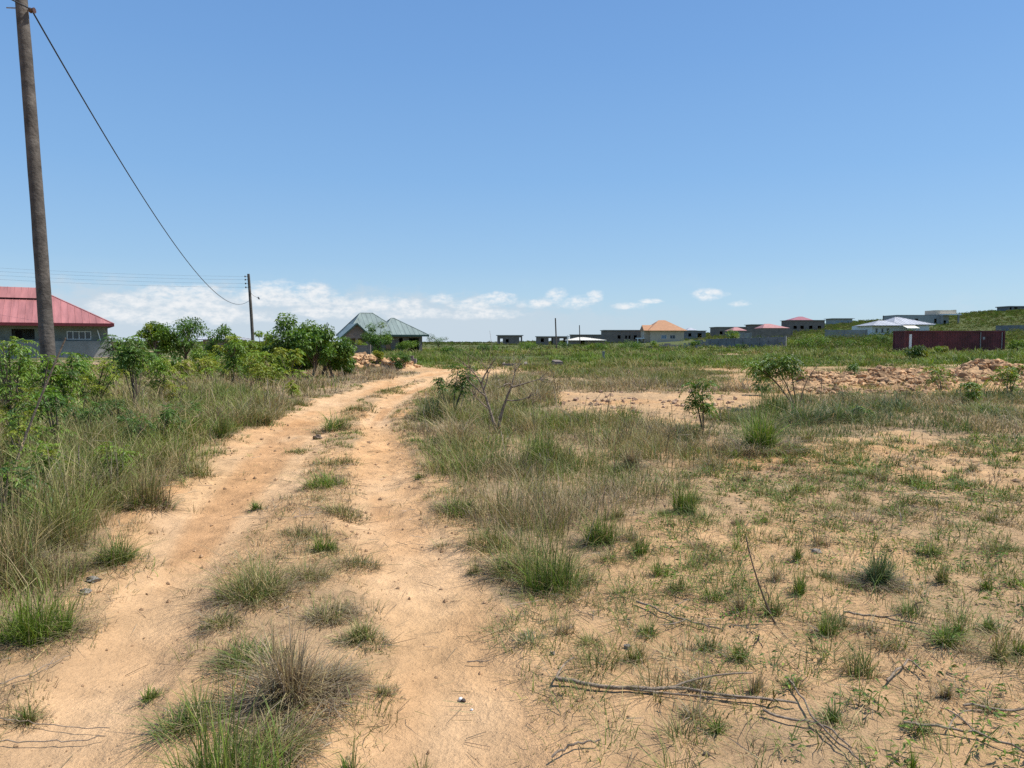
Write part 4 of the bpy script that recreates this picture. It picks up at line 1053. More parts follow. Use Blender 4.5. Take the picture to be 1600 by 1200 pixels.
    for q0, q1 in ((a + .2, a + 1.0), (b - 1.2, b - .6)):
        cw = MB(); cw.box(q0, q1, -2.3, -1.9, -.5, zt + .09); cw.build('column', M_CONC, root)
    house_shell('unfinished_house', 'dark flat roofed shell at the top right on the hill', 1573, 1640, 479.5, 400, 10, M_BLOCKG,
                [(.02, .06, 0, 2.6), (.12, .2, .4, 2.4), (.5, .6, .8, 2.2)], cat='unfinished house', roof_over=.6, slab_t=.5)
    house_shell('block_wall', 'low dark block enclosure on the hillside above the right end of the container', 1580, 1660, 508, 170, 6, M_BLOCKG, [], cat='wall', slab=False)

    # ---- long grey block wall
    Y0, Y1 = 112, 104
    xa, xb = PXX(1108, Y0), PXX(1226, Y1)
    ang = math.atan2(Y1 - Y0, xb - xa); L = math.hypot(xb - xa, Y1 - Y0)
    gz = min(float(hfun(xa, Y0)), float(hfun(xb, Y1))) - .3
    root = empty('block_wall', (xa, Y0, gz), ang); tag(root, 'long grey block boundary wall across the middle distance', 'wall')
    KEEPOUT.append((xa - 1, xb + 1, Y1 - 3, Y0 + 1))
    mb = MB(); n = 9; za, zb = PZ(530, Y0) - gz, PZ(526, Y1) - gz
    for k in range(n):
        f0, f1 = k / n, (k + 1) / n; zz = za + (zb - za) * (f0 + f1) / 2
        mb.box(L * f0, L * f1 - .03, 0, .18, -.3, zz)
    mb.build('wall', M_BLOCKG, root)
    for k in range(0, n + 1):
        p = MB(); zz = za + (zb - za) * k / n
        p.box(L * k / n - .16, L * k / n + .13, -.06, .24, -.3, zz + .06); p.build('pillar', M_BLOCKG, root)
    # shorter broken walls in front of the orange roofed house
    for (p0, p1, pt, Y, lab) in ((1010, 1066, 538.5, 122, 'broken grey block wall below the orange roofed house'), (1068, 1090, 538.5, 110, 'short grey block wall before the left end of the long wall'),
                                 (1084, 1112, 531.5, 126, 'higher grey wall piece meeting the left end of the long wall')):
        a, b = PXX(p0, Y), PXX(p1, Y); z = min(float(hfun(a, Y)), float(hfun(b, Y)))
        mb = MB(); m = 6
        for k in range(m): mb.box((b - a) * k / m, (b - a) * (k + 1) / m - .01, 0, .18, -.3, PZ(pt, Y) - z + RNG.choice([0, 0, -.22, .22]))
        o = mb.build('block_wall', M_BLOCKG, loc=(a, Y, z)); tag(o, lab, 'wall'); KEEPOUT.append((a - 1, b + 1, Y - 2, Y + 1))
    for (p0, p1, pt, Y, lab) in ((1290, 1352, 515.5, 150, 'pale grey boundary wall left of the villa'), (1168, 1236, 514.5, 210, 'brown boundary wall below the salmon roof'), (1140, 1172, 520, 200, 'dull grey wall below the bright pink roof')):
        a, b = PXX(p0, Y), PXX(p1, Y); z = min(float(hfun(a, Y)), float(hfun(b, Y)))
        mb = MB(); mb.box(0, b - a, 0, .2, -.6, max(PZ(pt, Y) - z, 1.4)); mb.box(-.25, -.002, -.1, .3, -.6, max(PZ(pt, Y) - z, 1.4) + .1); mb.box(b - a + .002, b - a + .25, -.1, .3, -.6, max(PZ(pt, Y) - z, 1.4) + .1)
        o = mb.build('boundary_wall', M_BLOCKB if p0 == 1168 else M_CONC, loc=(a, Y, z)); tag(o, lab, 'wall'); KEEPOUT.append((a - 1, b + 1, Y - 2, Y + 1))

    # ---- maroon freight container
    Y = 80.0
    xa, xb = PXX(1412, Y), PXX(1569, Y)
    L, H, D = xb - xa, PZ(516.5, Y) - PZ(547.5, Y), 2.44
    gz = PZ(547.5, Y); gz = max(gz, float(hfun(xa, Y)) - .05)
    root = empty('freight_container', (xa, Y, gz)); tag(root, 'long dark maroon freight container standing in the green growth', 'container')
    KEEPOUT.append((xa - 1, xb + 1, Y - 1.5, Y + 3))
    def corr(mb, u0, u1, vfix, z0, z1, axis, sgn):
        p = .28; n = int((u1 - u0) / p); us = []
        for k in range(n):
            b = u0 + (u1 - u0) * k / n; q = (u1 - u0) / n
            us += [(b, 0), (b + q * .32, 0), (b + q * .5, .05), (b + q * .82, .05)]
        us.append((u1, 0))
        v = []
        for u, o in us:
            for z in (z0, z1): v.append((u, vfix + sgn * o, z) if axis == 'x' else (vfix + sgn * o, u, z))
        m = len(us); mb.quads(v, [(2 * k, 2 * k + 2, 2 * k + 3, 2 * k + 1) for k in range(m - 1)])
    b = MB(); e = .16
    corr(b, e, L - e, .06, e, H - e, 'x', 1); corr(b, e, L - e, D - .06, e, H - e, 'x', -1); corr(b, e, D - e, .06, e, H - e, 'y', 1)
    b.box(e, L - e, e, D - e, H - .1, H - .03); b.box(e, L - e, e, D - e, .12, .2)
    b.build('side_panel', M_MAROON, root)
    f = MB()
    for x in (0, L - e):
        for y in (0, D - e): f.box(x, x + e, y, y + e, 0, H)
    for y in (0, D - e):
        for z in (.0, H - e): f.box(e, L - e, y + .012, y + e - .012, z, z + e - .01)
    for x in (0, L - e):
        for z in (.0, H - e): f.box(x + .012, x + e - .012, e, D - e, z, z + e - .01)
    f.build('frame', M_MAROON, root)
    for k in (0, 1):
        d = MB(); d.box(L - .07, L - .02, e + k * (D / 2 - e) + .01, D / 2 + k * (D / 2 - e) - .01, e, H - e - .01); dd = d.build('door', M_MAROON, root)
        rr = MB()
        for q in (.35, .75): y = e + k * (D / 2 - e) + q * (D / 2 - e); rr.tube([(L + .01, y, e), (L + .01, y, H / 2), (L + .01, y, H - e)], .025, 6)
        rr.build('locking_bar', M_STEEL, dd)
    d = MB(); d.box(.55, .82, -.02, .05, .2, H - .42); d.build('door_panel', M_WHITE, root)
    for q in (.752, .965):
        d = MB(); d.box(L * q, L * (q + .006), -.03, .05, .2, H - .2); d.build('side_post', M_STEEL, root)
    d = MB(); d.box(L * .778, L * .80, .0, .05, H * .55, H * .68); d.build('side_plate', M_STEEL, root)

# ------------------------------------------------------------------ poles and lines
def pole(xb, yb, xt, zt, r0, r1, name, label, mat, lean_y=0.0, n=26):
    z = float(hfun(xb, yb)); root = empty(name, (xb, yb, z)); tag(root, label, 'utility pole')
    t = np.linspace(0, 1, n)[:, None]
    P = np.array([0, 0, -.4]) * (1 - t) + np.array([xt - xb, lean_y, zt - z]) * t
    P[:, 0] += np.sin(t[:, 0] * 3.0) * .02 * (zt - z) / 8
    mb = MB(); mb.tube(P, np.linspace(r0, r1, n), 18, jitter=.05); mb.build('shaft', mat, root, smooth=True)
    return root, np.array([xt, yb + lean_y, zt])
def line(a, b, sag, r, label, mat, n=40, name='power_line', group=None, skew=1.0):
    a, b = np.array(a, float), np.array(b, float)
    t = np.linspace(0, 1, n)[:, None]
    P = a * (1 - t) + b * t
    P[:, 2] -= (4 * sag * t * (1 - t))[:, 0]
    mb = MB(); mb.tube(P - a, r, 6); o = mb.build(name, mat, loc=tuple(a), smooth=True); tag(o, label, 'power line', group); return o
def poles():
    Y = 14.2; f = lambda p: PXX(p, Y)
    root, top = pole(f(79), Y, PXZ(31, Y, PZ(-26, Y)), PZ(-26, Y), .140, .106, 'utility_pole', 'tall leaning weathered wooden pole near the left edge', M_POLE)
    zi = PZ(17, Y); xs = top[0] + (f(79) - top[0]) * (top[2] - zi) / (top[2] - hfun(f(79), Y))
    p0 = np.array([xs - f(79), 0, zi - float(hfun(f(79), Y))])
    b = MB(); b.tube([p0 + (-.30, 0, .06), p0 + (0, 0, .05), p0 + (.2, 0, 0)], .012, 6); br = b.build('bracket', M_STEEL, root)
    q = MB(); q.tube([p0 + (.15, -.02, 0), p0 + (.18, -.02, .0), p0 + (.21, -.02, .0), p0 + (.26, -.02, .0)], [.03, .055, .04, .055], 10); q.build('insulator', M_CERAMIC, br)
    Y2 = 66.0; g = lambda p: PXX(p, Y2)
    root2, top2 = pole(g(397), Y2, PXZ(388.2, Y2, PZ(428, Y2)), PZ(428, Y2), .16, .115, 'utility_pole', 'slim leaning pole rising behind the left trees', M_POLE)
    rz = root2.location
    tipx = lambda z: (g(397) + (top2[0] - g(397)) * (z - rz[2]) / (top2[2] - rz[2]))
    att = []
    for k, py in enumerate((432, 437, 443, 449)):
        z = PZ(py, Y2); x = tipx(z)
        m = MB(); m.tube([(x - rz[0] - .1, 0, z - rz[2]), (x - rz[0] - .2, 0, z - rz[2]), (x - rz[0] - .34, 0, z - rz[2])], .02, 6); bb = m.build('bracket', M_STEEL, root2)
        m = MB(); m.tube([(x - rz[0] - .33, 0, z - rz[2] - .07), (x - rz[0] - .33, 0, z - rz[2]), (x - rz[0] - .33, 0, z - rz[2] + .07)], [.05, .065, .05], 8); m.build('insulator', M_CERAMIC, bb)
        att.append((x - .36, Y2, z))
    ypole = 66.0
    names = ['topmost', 'second from the top', 'third from the top', 'lowest']
    for k, py in enumerate((409, 415, 421.5, 428)):
        a = (PXX(-420, 60), 60, PZ(py - 26, 60))
        line(att[k], a, .55, .0065, f'thin line from the slim pole over the red roof, {names[k]} of four', M_ALU, group='lines over the red roof', n=30)
    # sagging cable from the near pole to the slim one
    A = np.array([f(79) + p0[0] + .2, Y, zi]); z = PZ(470, Y2); B = np.array([tipx(z) - .1, Y2 - .05, z])
    globals()['CABLE'] = (A, B)
    line(A, B, 2.2, .017, 'slack black cable sagging from the tall near pole to the slim far pole', M_WIRE, n=80, name='slack_cable')
    w0 = A + np.array([0, 0, .02]); line(w0, (A[0] - 1.8, A[1] - 14, A[2] + .3), .3, .014, 'short black cable end leaving the tall near pole overhead', M_WIRE, n=20, name='slack_cable')
    # little bird like clamp hanging off the slim pole
    z = PZ(466, Y2); x = tipx(PZ(462, Y2))
    m = MB(); m.tube([(x - rz[0], -.1, PZ(455, Y2) - rz[2]), (x - rz[0] + .35, -.1, PZ(462, Y2) - rz[2]), (PXX(407, Y2) - rz[0], -.1, z - rz[2])], .014, 5)
    m.tube([(PXX(406, Y2) - rz[0], -.1, z - rz[2] + .12), (PXX(407, Y2) - rz[0], -.1, z - rz[2]), (PXX(408, Y2) - rz[0], -.1, z - rz[2] - .12)], [.03, .08, .03], 6); m.build('hanging_clamp', M_WIRE, root2)
    for (pb, pt, top, base, Y, r, lab) in ((869.5, 867.5, 497, 540, 118, .105, 'thin wooden pole standing left of the cream metal roof'), (906, 905, 508, 537, 150, .09, 'shorter thin pole in front of the cream metal roof'),
                                     (1378, 1378, 493, 512, 210, .09, 'tiny dark pole rising left of the zinc roofed villa'), (886.5, 886.5, 524, 533, 186, .12, 'short white post at the left end of the cream metal roof')):
        h = lambda p: PXX(p, Y)
        pole(h(pb), Y, h(pt), PZ(top, Y), r * 1.25, r, 'thin_pole', lab, M_WHITE if pb == 886.5 else M_POLE, n=10)
    x, y, z = G(943, 562); m = MB(); m.box(-.09, .09, -.09, .09, -.2, .62); m.box(-.12, .12, -.12, .12, .622, .7)
    o = m.build('marker_post', M_CONC, loc=(x, y, z)); tag(o, 'short grey concrete marker post in the green meadow', 'post')

# ------------------------------------------------------------------ planting list
def plants():
    T = dict(green=dict(green=.9, bright=.5, olive=.3), bright=dict(bright=1, green=.5), olive=dict(olive=1, green=.5, straw=.35), dark=dict(green=1, olive=.4),
             blueg=dict(blueg=1, green=.5), dry=dict(straw=.7, brown=.8, grey=.6), mix=dict(olive=.7, straw=.5, brown=.4, green=.4))
    L = [
     (40, 1005, 190, 125, 'big bright green tuft at the left edge beside the left wheel track', 'bright', 260, 'fan', .8),
     (30, 905, 150, 190, 'tall olive clump at the left edge behind the big bright tuft', 'mix', 300, 'upright', .4),
     (88, 858, 110, 140, 'tall green clump behind the spreading tuft on the left bank', 'olive', 240, 'upright', .4),
     (102, 992, 70, 90, 'small green side tuft leaning right from the big left edge tuft', 'bright', 90, 'fan', .3),
     (185, 880, 150, 75, 'spreading deep green tuft where the tall left grass meets the track', 'green', 240, 'fan', .3),
     (345, 684, 40, 58, 'upright dark green tuft left of the far left wheel track', 'dark', 120, 'upright', .2),
     (405, 664, 85, 52, 'olive green tuft on the left bank just past the upright dark tuft', 'olive', 170, 'fan', .2),
     (310, 742, 60, 45, 'scruffy dark tuft on the left bank before the upright dark tuft', 'olive', 110, 'mat', .3),
     (237, 792, 75, 95, 'tall reddish olive clump at the edge of the left grass', 'mix', 220, 'upright', .4),
     (507, 760, 82, 42, 'bright rounded tuft in the middle of the strip between the wheel tracks', 'bright', 220, 'mat', .2),
     (520, 672, 62, 42, 'dark based green tuft far up the strip between the wheel tracks', 'green', 150, 'mat', .6),
     (470, 706, 60, 16, 'low flat weed patch between the far dark tuft and the bright rounded tuft', 'olive', 110, 'mat', .2),
     (400, 797, 36, 24, 'tiny dark green tuft standing alone on the left wheel track', 'green', 70, 'fan', .3),
     (508, 862, 50, 52, 'bright green leafy tuft beside the olive bush on the middle strip', 'bright', 130, 'upright', .2),
     (405, 934, 140, 105, 'broad olive green bushy clump on the middle strip', 'olive', 420, 'mat', .3),
     (480, 905, 80, 60, 'lower weedy right half of the broad olive clump', 'mix', 190, 'mat', .4),
     (455, 1098, 210, 165, 'dry brown straw bush in the middle strip near the camera', 'dry', 420, 'fan', .5),
     (385, 1040, 150, 70, 'dark green creeping clump left of the dry brown straw bush', 'dark', 320, 'mat', .4),
     (568, 1000, 95, 52, 'spiky olive tuft just right of the dry brown straw bush', 'olive', 170, 'fan', .4),
     (540, 805, 80, 34, 'ragged green weeds on the middle strip above the bright leafy tuft', 'olive', 150, 'mat', .5),
     (470, 838, 80, 42, 'straw mixed tuft behind the broad olive clump on the middle strip', 'mix', 150, 'mat', .5),
     (560, 885, 80, 42, 'dry weedy fringe right of the broad olive clump', 'mix', 160, 'mat', .7),
     (520, 965, 95, 55, 'straw and green tangle between the broad olive clump and the dry bush', 'mix', 200, 'mat', .7),
     (345, 975, 80, 38, 'low green weeds on the left edge of the middle strip', 'olive', 150, 'mat', .5),
     (510, 1075, 130, 80, 'straw tangle at the right side of the dry brown bush', 'dry', 240, 'mat', .8),
     (430, 1170, 170, 105, 'green and straw tangle behind the tall bottom clump', 'mix', 300, 'mat', .7),
     (300, 1130, 120, 70, 'dark green tangle at the left of the tall bottom clump', 'dark', 220, 'mat', .5),
     (520, 725, 90, 26, 'thin green weeds behind the bright rounded tuft', 'olive', 130, 'mat', .4),
     (560, 640, 70, 20, 'green verge weeds where the middle strip narrows before the bend', 'olive', 130, 'mat', .2),
     (610, 612, 60, 14, 'last weeds of the middle strip near the bend', 'olive', 120, 'mat', .2),
     (352, 1262, 260, 235, 'tall bright grass clump at the bottom edge of the middle strip', 'green', 330, 'upright', .2),
     (600, 1085, 70, 40, 'thin low tuft right of the dry brown straw bush', 'mix', 80, 'fan', .6),
     (545, 1215, 60, 95, 'slim upright grass sprig at the bottom edge left of the right wheel track', 'green', 45, 'fan', .2),
     (655, 1235, 60, 90, 'thin spreading sprig at the bottom centre edge', 'green', 34, 'fan', .2),
     (238, 1092, 58, 32, 'small flattened green tuft on the near left wheel track', 'green', 90, 'fan', .3),
     (45, 1130, 75, 50, 'short green tuft in the bottom left corner', 'olive', 90, 'fan', .5),
     (865, 922, 150, 100, 'green clump at the near tip of the tall grass right of the track', 'green', 300, 'upright', .3),
     (800, 895, 110, 75, 'olive clump beside the near tip of the tall grass right of the track', 'olive', 260, 'mat', .3),
     (760, 850, 110, 70, 'olive clump at the lower left edge of the tall right hand grass', 'olive', 220, 'mat', .3),
     (935, 850, 80, 75, 'deep green tuft at the lower right edge of the tall right hand grass', 'green', 200, 'upright', .3),
     (850, 720, 90, 75, 'bright green tuft in the heart of the tall right hand grass', 'bright', 200, 'upright', .2),
     (715, 800, 80, 45, 'low green clump where the right wheel track meets the tall grass', 'green', 160, 'mat', .2),
     (675, 655, 95, 55, 'greyish green bushy tuft beside the right wheel track under the sapling', 'blueg', 260, 'fan', .2),
     (648, 690, 40, 16, 'small low weed at the edge of the right wheel track near the grey tuft', 'green', 60, 'mat', .2),
     (655, 748, 30, 18, 'little green sprig on the right edge of the right wheel track', 'green', 45, 'fan', .2),
     (1262, 660, 115, 66, 'grey green bushy tuft below the stem of the leaning sapling', 'blueg', 260, 'mat', .4),
     (1318, 656, 95, 56, 'grey green bushy tuft right of the stem of the leaning sapling', 'blueg', 220, 'mat', .4),
     (1210, 650, 95, 60, 'dark green tuft behind the bright green field tuft', 'dark', 220, 'upright', .4),
     (1130, 655, 70, 50, 'dull olive tuft right behind the upright thin sapling', 'olive', 160, 'mat', .4),
     (1150, 610, 80, 40, 'brownish dry tuft on the bare strip beside the upright thin sapling', 'dry', 160, 'mat', .5),
     (1395, 640, 110, 40, 'wide grey green tuft in front of the dug soil', 'blueg', 220, 'mat', .3),
     (1550, 645, 110, 40, 'wide green tuft in front of the dug soil near the right edge', 'green', 220, 'mat', .3),
     (1192, 704, 140, 100, 'bright green tuft with dark dry foot in the right field', 'bright', 320, 'fan', .9),
     (1165, 712, 70, 40, 'dry grey tuft touching the left of the bright green field tuft', 'dry', 120, 'mat', .6),
     (1368, 912, 88, 75, 'rounded blue green tuft alone in the right field', 'blueg', 320, 'fan', .8),
     (1070, 800, 50, 62, 'upright green tuft at the right end of the tall grass patch', 'green', 130, 'upright', .2),
     (985, 730, 60, 60, 'grey straw tuft inside the right hand grass patch', 'dry', 140, 'fan', .3),
     (1475, 1005, 115, 48, 'ragged green tuft near the right edge with fallen twigs', 'green', 150, 'fan', .4),
     (1545, 985, 55, 40, 'smaller green tuft right of the ragged twiggy tuft', 'green', 70, 'fan', .3),
     (1290, 990, 60, 45, 'small green weed clump left of the ragged twiggy tuft', 'green', 90, 'upright', .3),
     (1155, 1030, 48, 58, 'narrow green sprig above the grey fallen branch', 'green', 60, 'upright', .3),
     (1000, 1035, 70, 50, 'sparse weed clump behind the left end of the grey fallen branch', 'olive', 80, 'upright', .3),
     (830, 1000, 75, 24, 'flat grey green weed right of the near wheel track', 'blueg', 80, 'mat', .4),
     (1115, 1145, 70, 45, 'thin green sprig in front of the grey fallen branch', 'green', 60, 'fan', .3),
     (1425, 1205, 40, 60, 'single bright grass sprig at the bottom right', 'bright', 24, 'fan', .2),
     (1300, 905, 60, 26, 'low dark weed left of the rounded blue green tuft', 'dark', 80, 'mat', .3),
     (1345, 765, 70, 24, 'low green mat in the middle of the right field', 'green', 110, 'mat', .2),
     (1500, 765, 80, 26, 'low green mat near the right edge of the field', 'green', 110, 'mat', .2),
     (1555, 860, 90, 36, 'wide green mat at the right edge of the field', 'olive', 130, 'mat', .2),
     (1245, 770, 26, 26, 'small dark tuft below the bright green field tuft', 'dark', 60, 'fan', .3),
     (1520, 735, 26, 24, 'small dark brown tuft near the right edge mat', 'mix', 60, 'upright', .4),
    ]
    for px, py, w, h, lab, t, nb, st, dead in L:
        nm = 'dry_bush' if 'straw bush' in lab else 'grass_tuft'
        tuft(px, py, w, h, lab, T[t], int(nb * 2.0), st, name=nm, cat='dry bush' if nm == 'dry_bush' else 'grass tuft', group=None if nm == 'dry_bush' else 'grass tufts in the sand',
             tip=.45 if t in ('dry', 'mix') else .22, bw=.9, dead=dead)
    many = [(1145, 715, 45, 24, 0), (1230, 726, 60, 26, 0), (1295, 722, 50, 24, 1), (1372, 750, 45, 24, 1), (1432, 756, 60, 32, 1), (1484, 752, 55, 26, 0), (1335, 782, 40, 20, 0), (1400, 800, 65, 30, 0), (1562, 776, 65, 26, 0),
      (1542, 815, 60, 26, 1), (1190, 816, 30, 26, 0), (1152, 820, 28, 22, 2), (1246, 876, 34, 38, 0), (1278, 852, 36, 26, 2), (1110, 876, 44, 40, 1), (1212, 908, 40, 30, 2), (1452, 866, 60, 28, 0), (1590, 912, 44, 30, 0),
      (1540, 922, 44, 34, 0), (1472, 912, 36, 46, 1), (1122, 940, 44, 40, 0), (1252, 928, 46, 50, 0), (1208, 962, 40, 44, 1), (1300, 976, 66, 48, 1), (1156, 956, 34, 40, 2), (1348, 1056, 66, 56, 1), (1012, 992, 34, 40, 0),
      (1110, 1016, 40, 36, 1), (1090, 1072, 46, 44, 2), (1300, 1126, 46, 34, 0), (1434, 1142, 44, 30, 0), (1086, 1120, 40, 40, 2), (1500, 992, 50, 50, 0), (1560, 1030, 54, 46, 1), (1590, 1024, 36, 34, 0),
      (1166, 752, 36, 20, 2), (1078, 782, 44, 26, 1), (966, 808, 48, 34, 1), (1002, 868, 44, 40, 0), (986, 846, 34, 30, 2), (950, 878, 40, 36, 1), (742, 896, 30, 26, 1), (692, 856, 34, 22, 2), (916, 912, 34, 34, 2),
      (880, 990, 44, 24, 2), (922, 1006, 36, 28, 1), (1082, 888, 44, 40, 0), (1096, 858, 34, 30, 2), (1320, 700, 70, 26, 1), (1400, 690, 70, 26, 0), (1260, 690, 60, 30, 1), (1490, 700, 70, 24, 1), (1565, 705, 60, 24, 0),
      (1180, 1080, 40, 30, 2), (1240, 1075, 46, 34, 1), (1390, 1010, 46, 40, 1), (1420, 960, 40, 36, 0), (1350, 985, 40, 36, 2), (1060, 925, 36, 32, 1), (1030, 900, 30, 34, 0), (1550, 1110, 40, 30, 1), (1480, 1090, 40, 34, 2)]
    kinds = (('green', 'small ragged green tuft scattered over the right hand field', T['green']), ('olive', 'small dull olive tuft scattered over the right hand field', T['olive']), ('straw', 'small dry straw tuft scattered over the right hand field', dict(straw=.8, grey=.5, olive=.4, brown=.3)))
    for px, py, w, h, k in many:
        tuft(px, py, w * 1.2, h * 1.3, kinds[k][1], kinds[k][2], 120, ('mat', 'mat', 'fan', 'upright')[RNG.integers(0, 4)], name='grass_tuft', group=f'small {kinds[k][0]} tufts of the right field', tip=.25, bw=.9, dead=.35)
    br = dict(bright=1, mid=.7, yellow=.25); md = dict(mid=1, bright=.35, dark=.5); yl = dict(yellow=.8, bright=1); dk = dict(dark=1, mid=.6)
    GS = 'leafy saplings in the left grass'
    # left foreground saplings
    shrub(22, 700, 15, 512, 80, 'tall bright sapling cut by the left edge of the photo', br, 4, 18, group=GS, rachis=.26, leaflet=.085)
    shrub(62, 672, 45, 548, 95, 'leafy green sapling left of the tall pole', md, 4, 20, group=GS)
    shrub(112, 668, 112, 538, 75, 'bright drooping sapling just right of the tall pole', br, 3, 16, group=GS, rachis=.34, leaflet=.12)
    shrub(150, 640, 165, 555, 80, 'yellow green sapling between the tall pole and the round headed sapling', yl, 4, 18, group=GS)
    shrub(214, 655, 208, 511, 62, 'round headed dark sapling on forked bare stems', md, 3, 22, low=.62, group=GS, rachis=.3, leaflet=.1, bare=3)
    shrub(180, 628, 176, 513, 44, 'dark sapling left of the round headed one', dk, 3, 14, low=.6, group=GS)
    shrub(250, 632, 252, 557, 56, 'yellowish low sapling right of the round headed one', yl, 3, 18, low=.4, group=GS)
    shrub(272, 648, 268, 592, 36, 'rusty yellow small plant in the dry left grass', dict(yellow=.8, rust=.6, bright=.4), 3, 9, group=GS, rachis=.16, leaflet=.06)
    shrub(92, 720, 70, 600, 90, 'low leafy plant in the tall grass before the pole', md, 4, 14, group=GS, rachis=.2)
    shrub(255, 690, 258, 630, 60, 'dark leafy weed under the rusty yellow plant', md, 4, 12, group=GS, rachis=.16, leaflet=.06)
    shrub(180, 680, 185, 625, 70, 'dark low plant at the foot of the forked sapling', dk, 4, 14, group=GS, rachis=.18, leaflet=.07)
    shrub(402, 600, 398, 546, 60, 'pale yellow green sapling before the slim pole', yl, 4, 18, group=GS, rachis=.35, leaflet=.14)
    shrub(452, 600, 440, 540, 65, 'yellow green sapling before the big dark tree', yl, 4, 18, group=GS, rachis=.35, leaflet=.14)
    shrub(330, 600, 322, 556, 60, 'small pale sapling under the open left tree', yl, 4, 14, group=GS, rachis=.3, leaflet=.12)
    shrub(290, 608, 292, 560, 44, 'small yellow sapling left of the open left tree', yl, 3, 12, group=GS, rachis=.28, leaflet=.11)
    shrub(455, 622, 456, 596, 26, 'tiny yellow plant in the dry grass below the big dark tree', yl, 2, 8, group=GS, rachis=.2, leaflet=.08)
    shrub(365, 605, 370, 520, 50, 'bright green sapling before the tree left of the slim pole', br, 4, 18, group=GS, rachis=.35, leaflet=.15)
    for px, py, pc, pt, w, lab, wts, stn, wh in (
        (5, 655, 2, 560, 60, 'dark leafed sapling under the bright sapling at the left edge', md, 4, 16),
        (38, 620, 40, 565, 60, 'pale leafy sapling in front of the red roofed house', br, 4, 16),
        (90, 625, 88, 572, 56, 'pale green sapling behind the foot of the tall pole', br, 4, 16),
        (135, 612, 136, 560, 52, 'light green sapling behind the yellow green one right of the pole', br, 4, 16),
        (200, 600, 196, 556, 60, 'light green undergrowth sapling behind the round headed one', br, 4, 16),
        (232, 592, 230, 548, 44, 'dense green sapling below the rounded bright tree', md, 4, 16),
        (128, 690, 130, 615, 70, 'leafy green plant low in the tall grass right of the pole', md, 4, 16),
        (30, 740, 25, 640, 80, 'green leafy plant in the tall grass near the left edge', br, 4, 14),
        (215, 705, 220, 648, 64, 'dark weedy plant at the edge of the tall left grass', dk, 4, 14),
        (350, 592, 345, 552, 50, 'leafy sapling under the bushy tree left of the slim pole', br, 4, 16),
        (425, 612, 425, 566, 54, 'pale sapling in the dry grass before the slim pole', yl, 4, 16),
        (385, 596, 386, 555, 40, 'bright sapling at the foot of the slim pole', br, 4, 14),
        (75, 780, 70, 690, 70, 'leafy weed poking out of the tall near left grass', br, 4, 12),
        (8, 850, 5, 720, 80, 'leafy weed at the left edge above the big bright tuft', md, 4, 12),
        (160, 760, 165, 690, 60, 'small leafy weed at the front of the tall left grass', br, 3, 10),
        (295, 668, 298, 630, 50, 'leafy weed just behind the scruffy dark tuft on the left bank', md, 3, 10),
        (120, 640, 140, 580, 60, 'yellow leafed weed beside the foot of the tall pole', yl, 4, 14)):
        shrub(px, py, pc, pt, w, lab, wts, stn, wh, group=GS, rachis=.20 if py > 630 else .32, leaflet=.062 if py > 630 else .11)
    # left trees
    GT = 'trees left of the track'
    tree(247, 580, 246, 497, 54, 'rounded bright tree with dark trunk right of the red roof', br, 5000, .36, 16, .16, group=GT, trunks=2, tr=.06)
    tree(288, 580, 291, 492, 84, 'open tree with loose dark leaf clumps left of the low shed', md, 3300, .24, 22, .17, group=GT, tr=.05)
    tree(358, 582, 360, 502, 64, 'bushy tree left of the slim pole', dict(mid=1, bright=.6, dark=.2), 3800, .08, 18, .16, group=GT, trunks=2)
    tree(408, 580, 408, 506, 44, 'small pale bush tree right behind the slim pole', yl, 3000, .10, 14, .15, group=GT)
    tree(464, 590, 460, 485, 82, 'tallest dark rounded tree right of the slim pole', dict(dark=.3, mid=1, bright=.6, yellow=.1), 6600, .08, 28, .18, group=GT, trunks=2)
    tree(512, 590, 512, 508, 78, 'dense lower tree touching the right of the tallest one', dict(mid=1, bright=.8, dark=.2, yellow=.1), 4800, .05, 24, .17, group=GT, trunks=3)
    tree(432, 588, 434, 517, 42, 'dark bush squeezed against the left of the tallest tree', dk, 3600, .04, 12, .16, group=GT)
    tree(488, 592, 490, 500, 62, 'bright topped tree between the tallest one and the dense lower tree', dict(mid=1, bright=.9), 4200, .10, 18, .17, group=GT)
    tree(318, 585, 318, 545, 50, 'low green bush below the open tree near the shed', br, 1800, .02, 16, .16, name='bush', cat='bush', group=GT)
    tree(268, 588, 266, 552, 40, 'low green bush between the rounded bright tree and the open one', md, 1300, .02, 12, .16, name='bush', cat='bush', group=GT)
    tree(385, 586, 388, 543, 46, 'low bright bush wrapped round the foot of the slim pole', br, 1700, .02, 14, .16, name='bush', cat='bush', group=GT)
    tree(205, 588, 205, 553, 56, 'low green bush below the corner of the red roof', md, 1500, .02, 14, .16, name='bush', cat='bush', group=GT)
    tree(540, 588, 538, 535, 40, 'small bush at the right foot of the dense lower tree', md, 2200, .02, 10, .16, name='bush', cat='bush', group=GT)
    tree(590, 556, 589, 502, 46, 'round bush tree in front of the green metal roof', md, 3800, .12, 18, .2, group=GT)
    tree(572, 552, 566, 531, 26, 'low pale bush at the foot of the round bush tree', yl, 1200, .05, 8, .18, name='bush', cat='bush')
    tree(640, 552, 640, 532, 46, 'low bright bush below the right wing of the green roofed house', br, 2200, .02, 12, .2, name='bush', cat='bush')
    tree(686, 545, 684, 520, 34, 'airy dark bush right of the green roofed house', dk, 1500, .1, 12, .2, name='bush', cat='bush')
    tree(588, 574, 588, 546, 22, 'yellow small bush on the dug heap left of the track', dict(yellow=1, bright=.5), 900, .1, 8, .12, name='bush', cat='bush')
    tree(626, 576, 624, 549, 32, 'dark small bush beside the dug heap left of the track', md, 1300, .05, 10, .13, name='bush', cat='bush')
